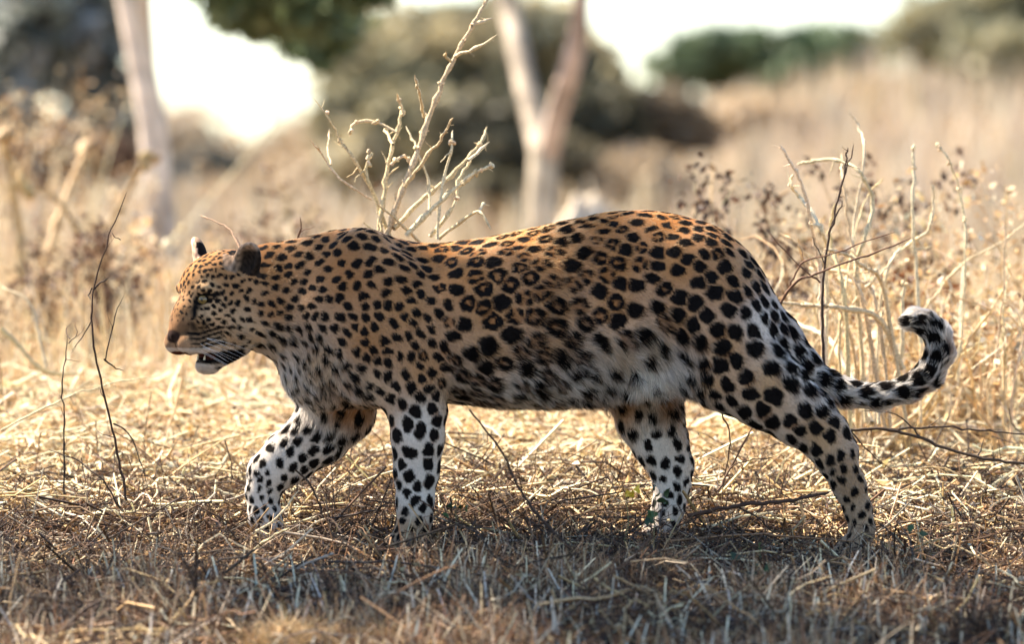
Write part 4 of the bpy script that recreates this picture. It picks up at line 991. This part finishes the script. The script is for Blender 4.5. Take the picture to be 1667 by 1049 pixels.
BLACK = np.array([.007, .006, .006])
def seg_d(q, a, b):
    a = np.array(a, float); b = np.array(b, float); ab = b - a
    t = np.clip(((q - a) @ ab) / (ab @ ab), 0, 1)
    return np.sqrt(((q - a - t[:, None] * ab) ** 2).sum(1)), t

def coat_color(P, N, jitter=None):
    q = screen(P)
    c = idw(q, COAT, 3.2)
    # underside of belly, legs' inner side and throat turn white
    up = N[:, 2]
    under = np.clip((-up - .25) / .5, 0, 1) * (q[:, 1] > 560)
    c = c * (1 - .5 * under[:, None]) + .5 * under[:, None] * np.array(WH)
    h = (P - HO) @ HM.T; F_, L_, U_ = h[:, 0], h[:, 1], h[:, 2]
    head = (q[:, 0] < 425) & (F_ > -70)
    sp = blob_field(P, N, BLOBS)
    gp = seed_gap(P); rel = np.where(head, .6, 1.0)
    join = np.clip(snoise(P, .06, 55)[:, 0] * 2 + .35, 0, 1) * .25       # a few neighbours do run together
    sp = sp * np.clip(np.clip((gp - 1.1 * rel) / (1.1 * rel), 0, 1) + join, 0, 1)
    core = blob_field(P, N, CORES, .45)
    # the tail is paler and less marked along its outer (lower) edge
    tl = (P[:, 0] > 1340) & (P[:, 2] > 60)
    cx, cz = 1468., 320.
    rr_ = np.hypot((P[:, 0] - cx) / 1.0, (P[:, 2] - cz) / 1.25)
    sp = np.where(tl & (((N[:, 2] < -.75) & (P[:, 0] < 1500)) | ((P[:, 0] >= 1480) & (N[:, 0] > .6)) | ((P[:, 2] > GZ - 512) & (N[:, 2] > .3))), sp * .25, sp)
    # no scattered spots on the bridge of the nose, muzzle and chin
    nose_zone = head & (((F_ > 80) & (U_ < -40) & (np.abs(L_) < 25)) | ((F_ > 40) & (U_ < -52)))
    sp = np.where(nose_zone, 0, sp)
    c = c * (1 - .62 * core[:, None]) + .62 * core[:, None] * np.array([.30, .13, .04])
    # tail: broad dark bands on top, white tip below
    aL = np.abs(L_)
    dark = sp.copy()
    if head.any():
        def stroke(pts, r, soft=1.2):
            nonlocal dark
            for a, b in zip(pts[:-1], pts[1:]):
                d, t = seg_d(np.stack([F_, aL * .12, U_], 1), (a[0], a[1] * .12, a[2]), (b[0], b[1] * .12, b[2]))
                dark = np.where(head, np.maximum(dark, np.clip((r + soft - d) / (soft * 2), 0, 1)), dark)
        # eye rim and tear line
        stroke([(81, 24, -14), (74, 30, -13), (66, 34, -10), (58, 37, -3)], 2.6); stroke([(81, 24, -12), (76, 30, -2), (69, 34, 3), (58, 37, 0)], 3.4)
        stroke([(80, 23, -13), (85, 20, -22), (88, 20, -34)], 4.4, 2.5)
        stroke([(58, 37, -1), (46, 42, 5)], 3.2)
        stroke([(92, 10, -44), (88, 16, -52)], 4.0, 3)
        # whisker rows
        for z0 in (-60, -68, -76, -84):
            stroke([(97, 19, z0 - 1), (84, 34, z0 - 2), (62, 38, z0 + 4), (42, 40, z0 + 9)], 2.7, 1.0)
        for fx in (97, 90, 82, 74):                     # dots at the whisker roots
            for uz in (-64, -72, -80): stroke([(fx, 22, uz), (fx - 1, 22, uz)], 1.7, 1.0)
        # corner of the mouth and lower lip: black
        stroke([(100, 6, -95), (84, 26, -96), (62, 30, -97), (34, 34, -96), (20, 38, -92)], 4.5)
        stroke([(52, 14, -103), (34, 24, -101), (6, 38, -94)], 8.5); stroke([(8, 34, -104), (22, 22, -106)], 8)
    c = c * (1 - dark[:, None]) + dark[:, None] * BLACK
    if head.any():
        npd = np.sqrt(((h - np.array([108, 0, -66])) / np.array([15, 17, 11])) ** 2 @ np.ones(3))
        w = np.clip((1.15 - npd) * 4, 0, 1)[:, None] * head[:, None]
        c = c * (1 - w) + w * np.array([.045, .026, .022])
        # mottled brown on the muzzle and bridge; dark line from the nose to the lip
        mz = head * np.clip((F_ - 58) / 14, 0, 1) * np.clip((-2 - U_) / 12, 0, 1) * np.clip((U_ + 80) / 10, 0, 1)
        mo = np.clip(.35 + .55 * snoise(P, .16, 90)[:, 1] + .3 * snoise(P, .45, 91)[:, 0], 0, 1) * mz
        c = c * (1 - .75 * mo[:, None])
        pl = head & (F_ > 88) & (aL < 2.2) & (U_ < -70) & (U_ > -96)
        c = np.where(pl[:, None], BLACK * 2, c)
        pz = head * np.clip((F_ - 50) / 14, 0, 1) * np.clip((-54 - U_) / 8, 0, 1)
        pz = (pz * (1 - dark) * (1 - np.clip((1.15 - np.sqrt(((h - np.array([108, 0, -66])) / np.array([15, 17, 11])) ** 2 @ np.ones(3))) * 4, 0, 1)))[:, None]
        c = c * (1 - .5 * pz) + .5 * pz * np.array([.26, .17, .10]) * (1 + .5 * snoise(P, .5, 94)[:, :1])
        wl = head & (F_ > 60) & (U_ < -84) & (U_ > -96)
        c = np.where(wl[:, None], c * .3 + .7 * np.array(WH), c)
        # mouth inside
        ins = head & (F_ < 100) & (F_ > 20) & (np.abs(U_ + 97) < 7) & (aL < 22)
        c = np.where(ins[:, None], np.array([.09, .03, .022]), c)
        # ears: black back, pale rim
        for sd in (1, -1):
            base = ear_base(sd)
            ax = HL * sd * .42 + HU * .9 + HF * -.05; ax /= np.linalg.norm(ax)
            fw = HF * .72 + HL * sd * .62; fw -= ax * (fw @ ax); fw /= np.linalg.norm(fw)
            d = P - base; f = d @ fw; u = d @ ax
            ne = (np.linalg.norm(d, axis=1) < 40) & (u > -12)
            backside = ne & (f < 1) & (N @ fw < .1)
            c = np.where((backside & (u < 22))[:, None], BLACK * 1.5, c)
            c = np.where((backside & (u >= 22))[:, None], np.array([.42, .33, .25]), c)
            inside = ne & (f > -3) & (N @ fw > .0)
            lat = d @ np.cross(ax, fw) * sd
            if sd > 0:
                scr = q[:, 0] + (q[:, 1] - 425) * .25
                k = np.clip((scr - 388) / 10, 0, 1)[:, None] * np.clip((q[:, 1] - 402) / 8, 0, 1)[:, None]
                ic = np.array([.40, .31, .235]) * (1 - k) + np.array([.03, .024, .02]) * k  # near cup: shadow of its depth painted as a dark gradient
            else: ic = np.tile(np.array([.78, .62, .50]), (len(c), 1))  # far cup: sunlight on the inner face put into a paler colour
            ic = ic * np.clip(1 + .5 * snoise(P, .5, 93)[:, :1], .3, 1.5)
            c = np.where(inside[:, None], ic, c)
    return c * np.array([.74, .61, .50])

leo = empty('leopard', (0, 0, 0))
tag(leo, 'spotted leopard walking left through dry grass with its mouth slightly open', 'leopard')
VC = coat_color(V, VN)
W = px2w(V)
# fur material
def fur_mat():
    m, nt, out = nodes('leopard_fur'); N, L = nt.nodes, nt.links
    at = N.new('ShaderNodeAttribute'); at.attribute_name = 'Col'
    hb = N.new('ShaderNodeBsdfHairPrincipled')
    hb.parametrization = 'COLOR'
    hb.inputs['Roughness'].default_value = .6; hb.inputs['Radial Roughness'].default_value = .75
    hb.inputs['Coat'].default_value = 0.0; hb.inputs['Random Roughness'].default_value = .3
    L.new(at.outputs['Color'], hb.inputs['Color'])
    df = N.new('ShaderNodeBsdfDiffuse'); L.new(at.outputs['Color'], df.inputs['Color'])
    ms = N.new('ShaderNodeMixShader')
    mr = N.new('ShaderNodeMapRange'); mr.inputs[1].default_value = .01; mr.inputs[2].default_value = .12; mr.inputs[3].default_value = .92; mr.inputs[4].default_value = .5
    L.new(at.outputs['Color'], mr.inputs[0]); L.new(mr.outputs[0], ms.inputs[0])
    L.new(hb.outputs[0], ms.inputs[1]); L.new(df.outputs[0], ms.inputs[2])
    L.new(ms.outputs[0], out.inputs[0])
    return m
M_FUR = fur_mat()
M_SKIN = attr_mat('leopard_skin', rough=.85, noise=.12, nscale=300, spec=.1)
body_me = mesh_np('leopard_body', W, F, VC)
body = link('body', body_me, M_SKIN, leo)

def grow_fur(n_total):
    r = np.random.default_rng(8)
    ar = .5 * np.linalg.norm(face_normals(V, F), axis=1)
    cen = V[F].mean(1); q = screen(cen)
    headish = np.clip((430 - cen[:, 0]) / 60, 0, 1)
    wt = ar * (1 + 2.2 * headish)
    # the far side is hardly seen: thinner there
    wt *= np.where(fn[:, 1] / (2 * ar + 1e-6) > .35, .45, 1)
    # the inside of the mouth, nose pad and eye carry no fur
    h = (cen - HO) @ HM.T
    bald = (np.linalg.norm((h - np.array([108, 0, -66])) / np.array([10, 14, 9]), axis=1) < 1) | ((h[:, 0] > 25) & (h[:, 0] < 112) & (np.abs(h[:, 2] + 97) < 7) & (np.abs(h[:, 1]) < 30))
    bald |= np.linalg.norm((np.stack([h[:, 0], np.abs(h[:, 1]), h[:, 2]], 1) - np.array([73, 29, -5])) / np.array([12, 12, 9]), axis=1) < 1
    wt[bald] = 0
    fi = r.choice(len(F), n_total, p=wt / wt.sum())
    a, b = r.random(n_total)[:, None], r.random(n_total)[:, None]
    f = F[fi]
    bil = lambda A: (A[f[:, 0]] * (1-a) * (1-b) + A[f[:, 1]] * a * (1-b) + A[f[:, 2]] * a * b + A[f[:, 3]] * (1-a) * b)
    P = bil(V); N = bil(VN); N /= np.linalg.norm(N, axis=1, keepdims=True) + 1e-9
    C = coat_color(P, N)
    C *= (r.uniform(.48, 1.38, n_total) * (1 + .16 * snoise(P, .35, 77)[:, 0]))[:, None]
    C = np.clip(C, 0, .85)
    T = hairdir(P, N)
    Ln = idw(screen(P), LENS, 3.5)[:, 0]; Ln = np.where(Ln < 13, Ln * .78, Ln) * r.uniform(.7, 1.15, n_total) / (S * 1000)
    ear = np.zeros(n_total, bool)
    for sd in (1, -1):
        ear |= np.linalg.norm(P - (ear_base(sd) + HU * 8), axis=1) < 38
    Ln = np.where(ear, 3.0 / (S * 1000), Ln)
    loose = np.clip((Ln * S * 1000 - 10) / 15, 0, 1)[:, None]
    wob = snoise(P, .10, 21) * (.22 + .25 * loose) + snoise(P, .5, 22) * (.07 + .30 * loose) + r.normal(size=(n_total, 3)) * .10
    T = T + wob - N * (wob * N).sum(1, keepdims=True) * .6
    T /= np.linalg.norm(T, axis=1, keepdims=True)
    lift = .36 + .12 * loose + .22 * (P[:, :1] > 1345)
    K = 4; pts = np.zeros((n_total, K, 3))
    g = np.array([0, 0, -1.]) * .18 * loose
    for k in range(K):
        s = k / (K - 1)
        pts[:, k] = P - N * .8 + Ln[:, None] * (T * (s * .95) + N * lift * (s - .45 * s * s) * (1 + .0) + g * s * s)
    W = px2w(pts.reshape(-1, 3)).astype(np.float32)
    hc = bpy.data.hair_curves.new('leopard_fur')
    hc.add_curves([K] * n_total)
    hc.attributes['position'].data.foreach_set('vector', W.ravel())
    rad = np.tile(np.array([.36, .32, .22, .06]) * .001, (n_total, 1)) * (.8 + .35 * headish[fi] * 0)[:, None]
    rad *= np.where(cen[fi, 0] < 425, .72, 1.0)[:, None]
    ra = hc.attributes.get('radius') or hc.attributes.new('radius', 'FLOAT', 'POINT')
    ra.data.foreach_set('value', rad.astype(np.float32).ravel())
    ca = hc.attributes.new('Col', 'FLOAT_COLOR', 'CURVE')
    cc = np.ones((n_total, 4), np.float32); cc[:, :3] = C
    ca.data.foreach_set('color', cc.ravel())
    return link('fur', hc, M_FUR, leo)
fur = grow_fur(420000)

def simple_mat(name, col, rough=.5, spec=.5, coat=0.0):
    m, nt, out = nodes(name); N, L = nt.nodes, nt.links
    no = N.new('ShaderNodeTexNoise'); no.inputs['Scale'].default_value = 180
    tc = N.new('ShaderNodeTexCoord'); L.new(tc.outputs['Object'], no.inputs['Vector'])
    rp = N.new('ShaderNodeValToRGB'); rp.color_ramp.elements[0].position = .35; rp.color_ramp.elements[1].position = .65
    rp.color_ramp.elements[0].color = (*[c * .8 for c in col], 1); rp.color_ramp.elements[1].color = (*[min(1, c * 1.15) for c in col], 1)
    L.new(no.outputs[0], rp.inputs[0])
    bs = N.new('ShaderNodeBsdfPrincipled'); bs.inputs['Roughness'].default_value = rough
    bs.inputs['Specular IOR Level'].default_value = spec; bs.inputs['Coat Weight'].default_value = coat
    L.new(rp.outputs[0], bs.inputs['Base Color']); L.new(bs.outputs[0], out.inputs[0])
    return m

# eyes: ball with pale amber iris and round pupil, coloured by angle from the gaze axis
def sphere_pts(c, r, seg=32, rings=20, axis=None):
    z = axis / np.linalg.norm(axis); x = np.cross(z, [0, 0, 1.]); x /= np.linalg.norm(x); y = np.cross(z, x)
    V_, F_, A_ = [], [], []
    for i in range(rings + 1):
        th = math.pi * i / rings
        for j in range(seg):
            ph = 2 * math.pi * j / seg
            V_.append(c + r * (math.cos(th) * z + math.sin(th) * (math.cos(ph) * x + math.sin(ph) * y))); A_.append(th)
    for i in range(rings):
        for j in range(seg):
            F_.append((i*seg + j, i*seg + (j+1) % seg, (i+1)*seg + (j+1) % seg, (i+1)*seg + j))
    return np.array(V_), np.array(F_)[:, ::-1], np.array(A_)
M_EYE = attr_mat('eye_wet', rough=.08, noise=.1, nscale=400, spec=.6)
for sd in (1, -1):
    c = hp(66, 25.5*sd, -6.5)
    gaze = HF * .78 + HL * sd * .6 + HU * -.05
    ev, ef, ea = sphere_pts(c, 9.5, axis=gaze)
    d = ea / math.pi * 180
    ec = np.where((d < 17)[:, None], [.004, .004, .004], np.where((d < 50)[:, None], [.17, .11, .035], np.where((d < 58)[:, None], [.03, .02, .01], [.02, .015, .01])))
    link('eye', mesh_np('leopard_eye', px2w(ev), ef, ec), M_EYE, leo)
# tongue and lower teeth
tv, tf, ta = sphere_pts(np.array([0., 0, 0]), 1.0, axis=np.array([0, 0, 1.]))
tg = HO + (tv * np.array([24, 11, 5]) + np.array([46, 0, -101])) @ HM
link('tongue', mesh_np('leopard_tongue', px2w(tg), tf, np.full((len(tv), 3), [.36, .12, .08])), attr_mat('tongue_wet', rough=.35, noise=.2, nscale=300), leo)
for sd in (1, -1):
    for (f0, l0, u0, du, rr) in ((84, 10, -86, -10, 2.0), (52, 9, -105, 9, 1.9)):
        a = hp(f0, l0*sd, u0); b = hp(f0 - 2, l0*sd, u0 + du)
        P_ = np.array([[a, a*.6 + b*.4, a*.2 + b*.8, b]]); rr_ = np.array([[rr, rr*.85, rr*.45, .3]])
        sv, sf, sc_ = strands(P_, rr_, np.array([[.75, .68, .5]]), 8)
        link('tooth', mesh_np('leopard_tooth', px2w(sv), sf, sc_), M_EYE, leo)
# whiskers
def whiskers():
    r = np.random.default_rng(3); L_, R_, C_ = [], [], []
    for sd in (1, -1):
        for i in range(9):
            row = i % 4; f0 = 96 - 9 * (i // 4) - r.uniform(0, 4); u0 = -66 - 6 * row
            a = hp(f0, 20*sd + (96 - f0) * .35 * sd, u0)
            ln = r.uniform(45, 88)
            dr = HF * r.uniform(-.9, -.25) + HL * sd * r.uniform(.5, .8) + HU * r.uniform(-.35, .0); dr /= np.linalg.norm(dr)
            s = np.linspace(0, 1, 7)[:, None]
            L_.append(a + dr * ln * s + (-HF * .35 + HU * -.30) * ln * s * s)
            R_.append(np.linspace(.33, .08, 7)); C_.append([.85, .82, .78])
    return np.array(L_), np.array(R_), np.array(C_)
wl, wr, wc = whiskers(); sv, sf, sc_ = strands(wl, wr, wc, 4)
link('whiskers', mesh_np('leopard_whiskers', px2w(sv), sf, sc_), attr_mat('whisker', rough=.4, noise=.05), leo)
